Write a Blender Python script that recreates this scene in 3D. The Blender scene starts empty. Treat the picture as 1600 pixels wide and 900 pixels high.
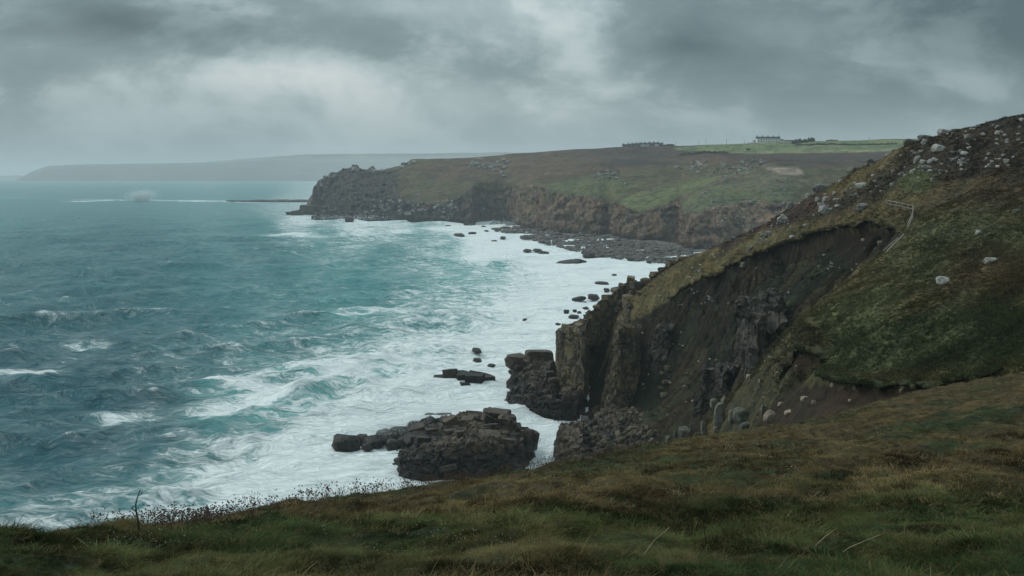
import bpy, bmesh, math, random
import numpy as np
from mathutils import Vector, Matrix, Euler
from mathutils.geometry import delaunay_2d_cdt
from mathutils.bvhtree import BVHTree
R = math.radians
rng = np.random.default_rng(7)
random.seed(7)
scene = bpy.context.scene
C = scene.collection

# ------------------------------------------------------------------ camera
EYE = 60.0          # eye height above the sea, metres
FPX = 1556.0        # focal length in photograph pixels (35 mm lens)
HOR = 272.0         # horizon row
cam_d = bpy.data.cameras.new('camera'); cam = bpy.data.objects.new('camera', cam_d); C.objects.link(cam)
cam.location = (0, 0, EYE); cam.rotation_euler = (R(90), 0, 0)
cam_d.sensor_width = 36.0; cam_d.lens = 36.0 * FPX / 1600; cam_d.shift_y = -(450 - HOR) / 1600
cam_d.clip_start = 0.1; cam_d.clip_end = 60000
scene.camera = cam

# ------------------------------------------------------------------ node helper
def nd(nt, t, ins=None, **props):
    n = nt.nodes.new(t)
    for k, v in props.items():
        setattr(n, k, v)
    for k, v in (ins or {}).items():
        s = n.inputs[k]
        if isinstance(v, bpy.types.NodeSocket):
            nt.links.new(v, s)
        else:
            s.default_value = v
    return n
def mth(nt, op, a, b=None, c=None, clamp=False):
    ins = {0: a}
    if b is not None: ins[1] = b
    if c is not None: ins[2] = c
    return nd(nt, 'ShaderNodeMath', ins, operation=op, use_clamp=clamp).outputs[0]
def vmth(nt, op, a, b=None):
    ins = {0: a}
    if b is not None: ins[1] = b
    return nd(nt, 'ShaderNodeVectorMath', ins, operation=op).outputs[0]
def mixc(nt, f, a, b, mode='MIX'):
    n = nd(nt, 'ShaderNodeMix', None, data_type='RGBA', blend_type=mode)
    for i, v in ((0, f), (6, a), (7, b)):
        if isinstance(v, bpy.types.NodeSocket): nt.links.new(v, n.inputs[i])
        else: n.inputs[i].default_value = v if i == 0 else (*v, 1.0)
    return n.outputs[2]
def sstep(nt, v, lo, hi, a=0.0, b=1.0):
    return nd(nt, 'ShaderNodeMapRange', {0: v, 1: lo, 2: hi, 3: a, 4: b}, interpolation_type='SMOOTHSTEP').outputs[0]
def noise(nt, vec, scale, detail=4, rough=0.55, dist=0.0):
    return nd(nt, 'ShaderNodeTexNoise', {'Vector': vec, 'Scale': scale, 'Detail': detail, 'Roughness': rough, 'Distortion': dist}).outputs[0]
def scaled(nt, vec, s, rotz=0.0):
    return nd(nt, 'ShaderNodeMapping', {'Vector': vec, 'Scale': s, 'Rotation': (0, 0, rotz)}).outputs[0]

# ------------------------------------------------------------------ sky and sun
SUN_EL, SUN_AZ = R(44), R(-62)      # azimuth from +Y, negative to the left: light from ahead and left
world = bpy.data.worlds.new('World'); scene.world = world; world.use_nodes = True
wt = world.node_tree; wt.nodes.clear()
tc = nd(wt, 'ShaderNodeTexCoord').outputs['Generated']
sky = nd(wt, 'ShaderNodeTexSky', None, sky_type='NISHITA', sun_disc=False, sun_elevation=SUN_EL, sun_rotation=SUN_AZ, dust_density=3.0)
sx = nd(wt, 'ShaderNodeSeparateXYZ', {0: tc})
dx, dy, dz = sx.outputs
zc = mth(wt, 'MAXIMUM', dz, 0.0)
inv = mth(wt, 'DIVIDE', 1.0, mth(wt, 'ADD', zc, 0.22))
pc = nd(wt, 'ShaderNodeCombineXYZ', {0: mth(wt, 'MULTIPLY', dx, inv), 1: mth(wt, 'MULTIPLY', dy, inv), 2: 0.0}).outputs[0]
pc = vmth(wt, 'ADD', pc, (3.1, 1.7, 0.4))
tn1 = nd(wt, 'ShaderNodeTexNoise', {'Vector': scaled(wt, pc, (0.62, 0.8, 1), R(-20)), 'Scale': 1.0, 'Detail': 5.0, 'Roughness': 0.56, 'Distortion': 0.5})
n1 = tn1.outputs[0]; nw_col = tn1.outputs[1]
cl = mth(wt, 'MULTIPLY_ADD', n1, 0.9, -0.45)
# cloud banks as seen over the bay: (azimuth tangent, elevation tangent, widths, strength)
ya = mth(wt, 'MAXIMUM', dy, 0.05)
U = mth(wt, 'DIVIDE', dx, ya); V = mth(wt, 'DIVIDE', dz, ya)
UV = nd(wt, 'ShaderNodeCombineXYZ', {0: U, 1: V, 2: 0.0}).outputs[0]
UV = vmth(wt, 'ADD', UV, vmth(wt, 'MULTIPLY', vmth(wt, 'SUBTRACT', nw_col, (.5, .5, .5)), (0.09, 0.05, 0.0)))
def lobe(px, py, sw, sh, amp, tilt=0.0):
    global cl
    k_ = 1.9 / FPX
    mp = nd(wt, 'ShaderNodeMapping', {'Vector': UV, 'Location': ((px - 800) / FPX, (HOR - py) / FPX, 0), 'Rotation': (0, 0, -tilt), 'Scale': (sw * k_, sh * k_, 1)}, vector_type='TEXTURE').outputs[0]
    cl = mth(wt, 'MULTIPLY_ADD', nd(wt, 'ShaderNodeTexGradient', {0: mp}, gradient_type='QUADRATIC_SPHERE').outputs['Fac'], amp, cl)
LOBES = [(0, -10, 160, 60, -.25, 0), (250, 50, 330, 50, -0.50, 0.12), (20, 200, 190, 80, -0.25, 0), (60, 15, 90, 20, 0.25, 0.2), (850, 25, 150, 70, 0.30, 0), (600, 15, 250, 45, 0.35, 0), (440, 105, 240, 48, 0.45, 0.1), (945, 110, 90, 60, 0.28, 0),
         (720, 150, 200, 60, 0.22, 0), (1060, 50, 150, 70, -0.42, -.2), (1580, 10, 290, 120, -0.72, 0), (1250, 140, 320, 60, -0.22, 0), (1500, 115, 130, 30, 0.10, 0.2), (1190, 40, 90, 30, 0.2, .1), (880, 175, 200, 30, .15, 0)]
for L in LOBES: lobe(*L)
n2 = noise(wt, scaled(wt, UV, (5.6, 10.0, 1), R(9)), 1.0, 7, 0.6, 0.2)
cl = mth(wt, 'ADD', cl, mth(wt, 'MULTIPLY_ADD', n2, 0.85, -0.44))
cl = mth(wt, 'ADD', cl, sstep(wt, n2, 0.45, 0.60, -0.10, 0.08))
ramp = nd(wt, 'ShaderNodeValToRGB', {0: mth(wt, 'ADD', mth(wt, 'MULTIPLY', cl, 0.75), 0.45)})
cr = ramp.color_ramp
cr.elements[0].position = 0.0; cr.elements[0].color = (0.070, 0.108, 0.118, 1)
cr.elements[1].position = 1.0; cr.elements[1].color = (0.74, 0.765, 0.735, 1)
e = cr.elements.new(0.33); e.color = (0.180, 0.245, 0.258, 1)
e = cr.elements.new(0.60); e.color = (0.375, 0.455, 0.470, 1)
hz = sstep(wt, dz, 0.0, 0.10, 1.0, 0.0)
ccol = mixc(wt, mth(wt, 'MULTIPLY', hz, 0.72), ramp.outputs[0], (0.335, 0.435, 0.470))
over = mth(wt, 'ADD', 1.0, mth(wt, 'MULTIPLY', zc, 1.75))      # overcast luminance: brighter overhead
ccol = vmth(wt, 'SCALE', ccol); wt.links.new(over, wt.nodes[-1].inputs['Scale'])
final = mixc(wt, 0.9, vmth(wt, 'MULTIPLY', sky.outputs[0], (0.05, 0.05, 0.05)), ccol)
bg = nd(wt, 'ShaderNodeBackground', {0: final, 1: 1.0})
wo = nd(wt, 'ShaderNodeOutputWorld', {0: bg.outputs[0]})

sun_d = bpy.data.lights.new('sun', 'SUN'); sun_d.energy = 1.5; sun_d.angle = R(14); sun_d.color = (1.0, 0.97, 0.92)
sun = bpy.data.objects.new('sun', sun_d); C.objects.link(sun); sun.location = (-50, 60, 200)
sv = Vector((math.sin(SUN_AZ) * math.cos(SUN_EL), math.cos(SUN_AZ) * math.cos(SUN_EL), math.sin(SUN_EL)))
sun.rotation_euler = sv.to_track_quat('Z', 'Y').to_euler()

vs = scene.view_settings; vs.view_transform = 'Standard'; vs.look = 'None'; vs.exposure = 0.0; vs.gamma = 1.0; vs.use_curve_mapping = False
scene.render.engine = 'CYCLES'
cy = scene.cycles; cy.max_bounces = 5; cy.diffuse_bounces = 2; cy.glossy_bounces = 2; cy.transmission_bounces = 2; cy.volume_bounces = 1; cy.transparent_max_bounces = 8
cy.use_denoising = True; cy.sample_clamp_indirect = 3.0; cy.sample_clamp_direct = 6.0
try: cy.denoiser = 'OPENIMAGEDENOISE'
except Exception: pass

# ------------------------------------------------------------------ maths helpers
def P(px, py, d): return ((px - 800) / FPX * d, d, EYE - (py - HOR) / FPX * d)
def PZ(px, d, z): return ((px - 800) / FPX * d, d, z)
def dsea(py): return EYE * FPX / (py - HOR)
def topix(x, y, z):
    y = np.maximum(y, 0.5)
    return 800 + FPX * x / y, HOR + FPX * (EYE - z) / y
def smooth(t, a, b):
    t = np.clip((t - a) / (b - a), 0, 1); return t * t * (3 - 2 * t)
def _hash(ix, iy, iz, seed):
    h = (ix * 374761393 + iy * 668265263 + iz * 2147483647 + seed * 974711) & 0xFFFFFFFF
    h = ((h ^ (h >> 13)) * 1274126177) & 0xFFFFFFFF
    h = ((h ^ (h >> 16)) * 2246822519) & 0xFFFFFFFF
    return ((h ^ (h >> 15)) & 0xFFFF) / 65535.0
def vn2(x, y, seed=0):
    x0 = np.floor(x).astype(np.int64); y0 = np.floor(y).astype(np.int64)
    fx = x - x0; fy = y - y0
    fx = fx * fx * fx * (fx * (fx * 6 - 15) + 10); fy = fy * fy * fy * (fy * (fy * 6 - 15) + 10)
    a = _hash(x0, y0, 0, seed); b = _hash(x0 + 1, y0, 0, seed); c = _hash(x0, y0 + 1, 0, seed); d = _hash(x0 + 1, y0 + 1, 0, seed)
    return ((a + (b - a) * fx) * (1 - fy) + (c + (d - c) * fx) * fy) * 2 - 1
def fbm2(x, y, oct=4, seed=0, gain=0.5):
    s = 0; a = 1.0; t = 0
    for i in range(oct):
        s = s + a * vn2(x * 2 ** i * (1 + 0.03 * i) + 17.3 * i, y * 2 ** i * (1 + 0.03 * i) - 9.1 * i, seed + i); t += a; a *= gain
    return s / t
def vn3(x, y, z, seed=0):
    x0 = np.floor(x).astype(np.int64); y0 = np.floor(y).astype(np.int64); z0 = np.floor(z).astype(np.int64)
    f = [v - w for v, w in ((x, x0), (y, y0), (z, z0))]; f = [q * q * (3 - 2 * q) for q in f]
    r = 0
    for i in (0, 1):
        for j in (0, 1):
            for k in (0, 1):
                w = (f[0] if i else 1 - f[0]) * (f[1] if j else 1 - f[1]) * (f[2] if k else 1 - f[2])
                r = r + w * _hash(x0 + i, y0 + j, z0 + k, seed)
    return r * 2 - 1
def fbm3(x, y, z, oct=3, seed=0, gain=0.5):
    s = 0; a = 1.0; t = 0
    for i in range(oct):
        s = s + a * vn3(x * 2 ** i, y * 2 ** i, z * 2 ** i, seed + i); t += a; a *= gain
    return s / t
def worley(x, y, z, seed=0):
    """boxy cells: distance to the nearest joint and a random value per cell"""
    ix, iy, iz = (np.floor(v).astype(np.int64) for v in (x, y, z))
    F1 = np.full(x.shape, 9.0); F2 = np.full(x.shape, 9.0); ID = np.zeros(x.shape)
    for i in (-1, 0, 1):
        for j in (-1, 0, 1):
            for k in (-1, 0, 1):
                a, b, c = ix + i, iy + j, iz + k
                dx_ = np.abs(a + .15 + .7 * _hash(a, b, c, seed) - x); dy_ = np.abs(b + .15 + .7 * _hash(a, b, c, seed + 1) - y); dz_ = np.abs(c + .15 + .7 * _hash(a, b, c, seed + 2) - z)
                d = (dx_ ** 4 + dy_ ** 4 + dz_ ** 4) ** .25
                n_ = d < F1; F2 = np.where(n_, F1, np.minimum(F2, d)); ID = np.where(n_, _hash(a, b, c, seed + 3), ID); F1 = np.where(n_, d, F1)
    return F2 - F1, ID
def grid_normals(G):
    du = np.gradient(G, axis=1); dv = np.gradient(G, axis=0); n = np.cross(du, dv); return n / (np.linalg.norm(n, axis=-1, keepdims=True) + 1e-9)
def jointed(G, cell, amp, crack, seed, w=1.0, wob=.35, fine=.12):
    """push a grid of points in and out along joints: blocks proud or recessed, cracks between them"""
    N_ = grid_normals(G); X_, Y_, Z_ = G[..., 0], G[..., 1], G[..., 2]
    wx = wob * fbm3(X_ / cell[0] * .7, Y_ / cell[1] * .7, Z_ / cell[2] * .7, 2, seed + 40); wz = wob * fbm3(X_ / cell[0] * .6 + 7, Y_ / cell[1] * .6, Z_ / cell[2] * .6, 2, seed + 50)
    e, idv = worley(X_ / cell[0] + wx, Y_ / cell[1] + wx * .6, Z_ / cell[2] + wz, seed)
    e2, id2 = worley(X_ / cell[0] * 2.3 + wx, Y_ / cell[1] * 2.3, Z_ / cell[2] * 2.0 + wz, seed + 9)
    d = amp * ((idv - .5) * 1.6 + (id2 - .5) * .55) - crack * (1 - smooth(e, 0, .14)) - .4 * crack * (1 - smooth(e2, 0, .16)) + fine * fbm3(X_ * 1.1, Y_ * 1.1, Z_ * 1.1, 3, seed + 60)
    return G + N_ * (d * w)[..., None]
def seg_dist(x, y, pts, closed=False):
    best = np.full(x.shape, 1e9)
    n = len(pts)
    for i in range(n if closed else n - 1):
        ax, ay = pts[i][:2]; bx, by = pts[(i + 1) % n][:2]
        ux, uy = bx - ax, by - ay; L = ux * ux + uy * uy + 1e-9
        t = np.clip(((x - ax) * ux + (y - ay) * uy) / L, 0, 1)
        best = np.minimum(best, np.hypot(x - ax - t * ux, y - ay - t * uy))
    return best
def inside(x, y, pts):
    r = np.zeros(x.shape, bool); n = len(pts)
    for i in range(n):
        ax, ay = pts[i]; bx, by = pts[(i + 1) % n]
        if ay == by: continue
        c = ((ay > y) != (by > y)) & (x < (bx - ax) * (y - ay) / (by - ay) + ax)
        r ^= c
    return r
def poly_w(x, y, pts, soft):
    """1 well inside the polygon, 0 outside, soft edge of the given width"""
    d = seg_dist(x, y, pts, True); s = np.where(inside(x, y, pts), d, -d)
    return smooth(s, -soft, soft)
def shepard(px, py, data, power=3.0, ysc=1.6):
    num = np.zeros(px.shape); den = np.zeros(px.shape)
    for (a, b, v) in data:
        w = 1.0 / (((px - a) ** 2 + (ysc * (py - b)) ** 2) + 120.0) ** (power / 2)
        num += w * v; den += w
    return num / den

# ------------------------------------------------------------------ object helpers
def tag(o, label=None, cat=None, group=None, kind=None):
    if label: o['label'] = label
    if cat: o['category'] = cat
    if group: o['group'] = group
    if kind: o['kind'] = kind
    return o
def obj(name, me, mat=None, parent=None):
    o = bpy.data.objects.new(name, me); C.objects.link(o)
    if mat is not None and me is not None and len(me.materials) == 0: me.materials.append(mat)
    if parent is not None: o.parent = parent
    return o
def empty(name, loc=(0, 0, 0)):
    o = bpy.data.objects.new(name, None); C.objects.link(o); o.location = loc; o.empty_display_size = 0.5; return o
def np_mesh(name, co, faces, smooth_shade=True):
    me = bpy.data.meshes.new(name)
    co = np.asarray(co, np.float32); faces = np.asarray(faces, np.int32)
    k = faces.shape[1]
    me.vertices.add(len(co)); me.vertices.foreach_set('co', co.ravel())
    me.loops.add(faces.size); me.loops.foreach_set('vertex_index', faces.ravel())
    me.polygons.add(len(faces)); me.polygons.foreach_set('loop_start', np.arange(0, faces.size, k, dtype=np.int32))
    me.update(calc_edges=True); me.validate()
    me.polygons.foreach_set('use_smooth', np.full(len(me.polygons), smooth_shade))
    me.update()
    return me
def grid_faces(nr, nc, keep=None):
    i = np.arange(nr * nc).reshape(nr, nc)
    f = np.stack([i[:-1, :-1], i[:-1, 1:], i[1:, 1:], i[1:, :-1]], -1).reshape(-1, 4)
    if keep is not None:
        k = keep.reshape(nr, nc); q = (k[:-1, :-1] | k[:-1, 1:] | k[1:, 1:] | k[1:, :-1]).ravel(); f = f[q]
    return f
def compact(co, faces, attrs):
    used = np.zeros(len(co), bool); used[faces.ravel()] = True
    idx = np.cumsum(used) - 1
    return co[used], idx[faces], {k: v[used] for k, v in attrs.items()}
def set_attr(me, name, v):
    v = np.asarray(v, np.float32)
    if v.ndim == 1:
        a = me.attributes.new(name, 'FLOAT', 'POINT'); a.data.foreach_set('value', v)
    else:
        if v.shape[1] == 3: v = np.concatenate([v, np.ones((len(v), 1), np.float32)], 1)
        a = me.attributes.new(name, 'FLOAT_COLOR', 'POINT'); a.data.foreach_set('color', v.ravel())

# ------------------------------------------------------------------ materials
def new_mat(name):
    m = bpy.data.materials.new(name); m.use_nodes = True; nt = m.node_tree; nt.nodes.clear()
    out = nd(nt, 'ShaderNodeOutputMaterial'); return m, nt, out
def princ(nt, out, col, rough=0.8, normal=None, spec=0.3, **kw):
    ins = {'Base Color': col if isinstance(col, bpy.types.NodeSocket) else (*col, 1), 'Roughness': rough, 'Specular IOR Level': spec}
    if normal is not None: ins['Normal'] = normal
    ins.update(kw)
    b = nd(nt, 'ShaderNodeBsdfPrincipled', ins); nt.links.new(b.outputs[0], out.inputs[0]); return b
def terrain_mat(name, s, bump=0.5, streak=None):
    """vegetation colour from the 'tint' attribute, broken up at several sizes; s = feature size in metres"""
    m, nt, out = new_mat(name)
    pos = nd(nt, 'ShaderNodeNewGeometry').outputs['Position']
    tint = nd(nt, 'ShaderNodeAttribute', None, attribute_name='tint').outputs['Color']
    rock = nd(nt, 'ShaderNodeAttribute', None, attribute_name='rock').outputs['Fac']
    a = noise(nt, pos, 1.0 / s, 5, 0.65); b = noise(nt, pos, 0.23 / s, 4, 0.6); c = noise(nt, pos, 3.7 / s, 3, 0.6)
    g = mth(nt, 'ADD', mth(nt, 'MULTIPLY', sstep(nt, a, 0.3, 0.7), 0.9), mth(nt, 'ADD', mth(nt, 'MULTIPLY', sstep(nt, b, 0.35, 0.65), 0.5), mth(nt, 'MULTIPLY', c, 0.7)))
    g = mth(nt, 'MULTIPLY', g, 0.95)
    col = nd(nt, 'ShaderNodeVectorMath', {0: tint, 'Scale': g}, operation='SCALE').outputs[0]
    warm = mixc(nt, mth(nt, 'MULTIPLY', sstep(nt, b, 0.42, 0.62), 0.4), col, vmth(nt, 'MULTIPLY', col, (1.3, 1.03, 0.85)))
    # rock: jointed, grey to tan
    rv = scaled(nt, pos, (1, 1, 0.35))
    rn = noise(nt, rv, 0.8 / s, 6, 0.7); rv2 = nd(nt, 'ShaderNodeTexVoronoi', {'Vector': rv, 'Scale': 0.5 / s}, feature='DISTANCE_TO_EDGE').outputs['Distance']
    rc = mixc(nt, sstep(nt, rn, 0.35, 0.68), (0.045, 0.042, 0.040), (0.20, 0.185, 0.165))
    rc = mixc(nt, mth(nt, 'MULTIPLY', sstep(nt, b, 0.45, 0.65), 0.55), rc, vmth(nt, 'MULTIPLY', rc, (1.3, 0.98, 0.75)))
    rc = vmth(nt, 'MULTIPLY', rc, nd(nt, 'ShaderNodeAttribute', None, attribute_name='rtint').outputs['Color'])
    rf = sstep(nt, mth(nt, 'ADD', rock, mth(nt, 'MULTIPLY', mth(nt, 'SUBTRACT', rn, 0.5), 0.9)), 0.42, 0.58)
    base = mixc(nt, rf, warm, rc)
    h = mth(nt, 'ADD', mth(nt, 'MULTIPLY', a, 0.7), mth(nt, 'ADD', mth(nt, 'MULTIPLY', c, 0.45), mth(nt, 'MULTIPLY', mth(nt, 'MULTIPLY', mth(nt, 'ADD', rn, mth(nt, 'MINIMUM', rv2, 0.15)), rf), 1.2)))
    bp = nd(nt, 'ShaderNodeBump', {'Strength': bump, 'Distance': s * 0.6, 'Height': h}).outputs[0]
    princ(nt, out, base, 0.9, bp, 0.15)
    return m
def rock_mat(name, dark, light, lichen, lich=0.3, s=1.0, rough=0.8, bump=0.7, spec=0.3, dry=None):
    m, nt, out = new_mat(name)
    pos = nd(nt, 'ShaderNodeNewGeometry').outputs['Position']
    rnd = nd(nt, 'ShaderNodeObjectInfo').outputs['Random']
    a = noise(nt, pos, 0.9 / s, 6, 0.68); b = noise(nt, pos, 0.3 / s, 3, 0.5); c = noise(nt, pos, 4.0 / s, 4, 0.7)
    col = mixc(nt, sstep(nt, mth(nt, 'ADD', a, mth(nt, 'MULTIPLY', mth(nt, 'SUBTRACT', rnd, 0.5), 0.22)), 0.34, 0.66), dark, light)
    col = mixc(nt, mth(nt, 'MULTIPLY', sstep(nt, mth(nt, 'ADD', mth(nt, 'MULTIPLY', b, 0.6), mth(nt, 'MULTIPLY', c, 0.4)), 0.48, 0.6), lich), col, lichen)
    if dry:
        zz = nd(nt, 'ShaderNodeSeparateXYZ', {0: pos}).outputs[2]
        col = mixc(nt, sstep(nt, mth(nt, 'ADD', zz, mth(nt, 'MULTIPLY', b, 3.0)), dry[0], dry[1]), col, vmth(nt, 'MULTIPLY', col, dry[2]))
    crack = nd(nt, 'ShaderNodeTexVoronoi', {'Vector': scaled(nt, pos, (1, 1, 0.6)), 'Scale': 0.55 / s}, feature='DISTANCE_TO_EDGE').outputs['Distance']
    h = mth(nt, 'ADD', a, mth(nt, 'ADD', mth(nt, 'MULTIPLY', c, 0.35), mth(nt, 'MULTIPLY', mth(nt, 'MINIMUM', crack, 0.08), 4.0)))
    bp = nd(nt, 'ShaderNodeBump', {'Strength': bump, 'Distance': 0.35 * s, 'Height': h}).outputs[0]
    princ(nt, out, col, rough, bp, spec)
    return m
def plain_mat(name, c1, c2=None, scale=3.0, rough=0.8):
    m, nt, out = new_mat(name)
    pos = nd(nt, 'ShaderNodeNewGeometry').outputs['Position']
    c2 = c2 or tuple(x * 0.7 for x in c1)
    princ(nt, out, mixc(nt, sstep(nt, noise(nt, pos, scale, 4), 0.35, 0.65), c1, c2), rough, None, 0.2); return m
M = {}
M['far'] = terrain_mat('far_hill_ground', 60.0, 0.3)
M['head'] = terrain_mat('headland_ground', 5.0, 0.7)
M['slope'] = terrain_mat('hillside_ground', 0.9, 0.8)
M['fore'] = terrain_mat('foreground_ground', 0.3, 0.8)
M['granite'] = rock_mat('pale_granite', (0.06, 0.06, 0.056), (0.33, 0.325, 0.30), (0.36, 0.35, 0.29), 0.4, 0.7)
M['greygreen'] = rock_mat('lichened_granite', (0.028, 0.029, 0.024), (0.135, 0.132, 0.108), (0.20, 0.20, 0.13), 0.4, 0.6)
M['wet'] = rock_mat('wet_dark_rock', (0.006, 0.006, 0.006), (0.034, 0.029, 0.025), (0.062, 0.050, 0.038), 0.35, 0.9, 0.5, 0.9, 0.22, (3.6, 7.5, (2.5, 2.2, 1.8)))
M['butt'] = rock_mat('buttress_granite', (0.026, 0.023, 0.017), (0.165, 0.130, 0.080), (0.23, 0.17, 0.06), 0.35, 1.2, 0.8, 0.8)
M['scree2'] = rock_mat('landslip_stone', (0.05, 0.05, 0.046), (0.24, 0.235, 0.215), (0.30, 0.29, 0.24), 0.35, 0.8)
M['rib'] = rock_mat('gully_rib_rock', (0.012, 0.011, 0.010), (0.060, 0.052, 0.042), (0.17, 0.165, 0.15), 0.3, 0.9)
M['scree'] = rock_mat('scree_stone', (0.018, 0.017, 0.014), (0.090, 0.080, 0.060), (0.17, 0.14, 0.05), 0.3, 0.8)
M['farrock'] = rock_mat('headland_granite', (0.07, 0.068, 0.063), (0.27, 0.26, 0.24), (0.30, 0.30, 0.25), 0.3, 3.0)
M['tan'] = rock_mat('tan_stone', (0.10, 0.08, 0.06), (0.27, 0.22, 0.16), (0.30, 0.26, 0.2), 0.3, 0.5)

# ------------------------------------------------------------------ stone shapes shared by every rock
def hull_mesh(name, pts, mat):
    bm = bmesh.new()
    for p in pts: bm.verts.new(p)
    r = bmesh.ops.convex_hull(bm, input=bm.verts)
    dead = [g for g in r.get('geom_interior', []) + r.get('geom_unused', []) if isinstance(g, bmesh.types.BMVert)]
    bmesh.ops.delete(bm, geom=list(set(dead)), context='VERTS')
    bmesh.ops.recalc_face_normals(bm, faces=bm.faces)
    bmesh.ops.dissolve_limit(bm, angle_limit=R(9), verts=bm.verts, edges=bm.edges)
    bmesh.ops.triangulate(bm, faces=bm.faces)
    bmesh.ops.subdivide_edges(bm, edges=[e for e in bm.edges if e.calc_length() > .28], cuts=1)
    bmesh.ops.triangulate(bm, faces=bm.faces)
    sd = len(BLOCKS) + 3 * len(BOULD)
    c = np.array([v.co[:] for v in bm.verts]); q = fbm3(c[:, 0] * 3, c[:, 1] * 3, c[:, 2] * 3, 2, 900 + sd)
    for v, a in zip(bm.verts, q): v.co += v.co.normalized() * float(a) * .075
    me = bpy.data.meshes.new(name); bm.to_mesh(me); bm.free()
    me.materials.append(mat); return me
def block_pts(i):
    r = random.Random(100 + i); pts = []
    for sx_ in (-1, 1):
        for sy_ in (-1, 1):
            for sz_ in (-1, 1):
                c = [sx_ * (0.5 - r.uniform(0, .10)), sy_ * (0.5 - r.uniform(0, .10)), sz_ * (0.5 - r.uniform(0, .08))]
                for k in range(3):
                    q = list(c); q[k] -= math.copysign(r.uniform(.04, .15), q[k]); pts.append(q)
    return pts
def boulder_pts(i, n=34):
    r = random.Random(500 + i); pts = []
    while len(pts) < n:
        v = Vector((r.gauss(0, 1), r.gauss(0, 1), r.gauss(0, 1)))
        if v.length < .1: continue
        v.normalize()
        q = Vector([math.copysign(abs(c) ** 0.62, c) for c in v]) * r.uniform(.40, .52); pts.append(q)
    return pts
BLOCKS = {}; BOULD = {}
def block_me(mat, i):
    k = (mat, i % 8)
    if k not in BLOCKS: BLOCKS[k] = hull_mesh('rock_block', block_pts(i % 8), M[mat])
    return BLOCKS[k]
def bould_me(mat, i):
    k = (mat, i % 10)
    if k not in BOULD: BOULD[k] = hull_mesh('boulder', boulder_pts(i % 10), M[mat])
    return BOULD[k]

# ------------------------------------------------------------------ terrain from break lines
class TIN:
    def __init__(self, lines, pts):
        vs_, zs, ed = [], [], []
        for ln in lines:
            for k, p in enumerate(ln):
                if k: ed.append((len(vs_) - 1, len(vs_)))
                vs_.append(Vector(p[:2])); zs.append(p[2])
        for p in pts: vs_.append(Vector(p[:2])); zs.append(p[2])
        vo, eo, fo, ov, oe, of = delaunay_2d_cdt(vs_, ed, [], 0, 1e-4)
        z = []
        src = np.array([v[:] for v in vs_]); zz = np.array(zs)
        for i, v in enumerate(vo):
            if ov[i]: z.append(float(np.mean([zs[j] for j in ov[i]])))
            else:
                d2 = ((src - np.array(v[:])) ** 2).sum(1) + 1e-3; k = np.argsort(d2)[:4]; w = 1 / d2[k]; z.append(float((w * zz[k]).sum() / w.sum()))
        self.v = np.array([v[:] for v in vo]); self.z = np.array(z); self.f = np.array(fo)
    def raster(self, xs, ys, fill=-6.0):
        Z = np.full((len(ys), len(xs)), fill); h = xs[1] - xs[0]
        for t in self.f:
            a, b, c = self.v[t]; za, zb, zc_ = self.z[t]
            det = (b[0] - a[0]) * (c[1] - a[1]) - (c[0] - a[0]) * (b[1] - a[1])
            if abs(det) < 1e-9: continue
            i0 = max(0, int((min(a[0], b[0], c[0]) - xs[0]) / h)); i1 = min(len(xs), int((max(a[0], b[0], c[0]) - xs[0]) / h) + 2)
            j0 = max(0, int((min(a[1], b[1], c[1]) - ys[0]) / h)); j1 = min(len(ys), int((max(a[1], b[1], c[1]) - ys[0]) / h) + 2)
            if i0 >= i1 or j0 >= j1: continue
            X, Y = np.meshgrid(xs[i0:i1], ys[j0:j1])
            w1 = ((X - a[0]) * (c[1] - a[1]) - (c[0] - a[0]) * (Y - a[1])) / det
            w2 = ((b[0] - a[0]) * (Y - a[1]) - (X - a[0]) * (b[1] - a[1])) / det
            m = (w1 >= -1e-6) & (w2 >= -1e-6) & (w1 + w2 <= 1 + 1e-6)
            Z[j0:j1, i0:i1][m] = (za + w1 * (zb - za) + w2 * (zc_ - za))[m]
        return Z
def blur(Z, s):
    r = int(math.ceil(3 * s)); k = np.exp(-0.5 * (np.arange(-r, r + 1) / s) ** 2); k /= k.sum()
    for ax in (0, 1):
        pad = [(0, 0), (0, 0)]; pad[ax] = (r, r); Q = np.pad(Z, pad, mode='edge'); out = 0
        n = Z.shape[ax]
        for i, w in enumerate(k):
            out = out + w * (Q[i:i + n] if ax == 0 else Q[:, i:i + n])
        Z = out
    return Z
class Field:
    """height grid that can be sampled"""
    def __init__(self, xs, ys, Z): self.xs, self.ys, self.Z, self.h = xs, ys, Z, xs[1] - xs[0]
    def at(self, x, y):
        x = np.asarray(x, float); y = np.asarray(y, float)
        fx = np.clip((x - self.xs[0]) / self.h, 0, len(self.xs) - 1.001); fy = np.clip((y - self.ys[0]) / self.h, 0, len(self.ys) - 1.001)
        i = fx.astype(int); j = fy.astype(int); fx = fx - i; fy = fy - j; Z = self.Z
        return (Z[j, i] * (1 - fx) + Z[j, i + 1] * fx) * (1 - fy) + (Z[j + 1, i] * (1 - fx) + Z[j + 1, i + 1] * fx) * fy
    def hit(self, px, py, d0, d1, step=0.4):
        d = np.arange(d0, d1, step); x = (px - 800) / FPX * d; z = EYE - (py - HOR) / FPX * d
        k = np.nonzero(self.at(x, d) >= z)[0]
        if len(k) == 0: return None
        dd = d[k[0]]; return Vector(((px - 800) / FPX * dd, dd, EYE - (py - HOR) / FPX * dd))
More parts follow.
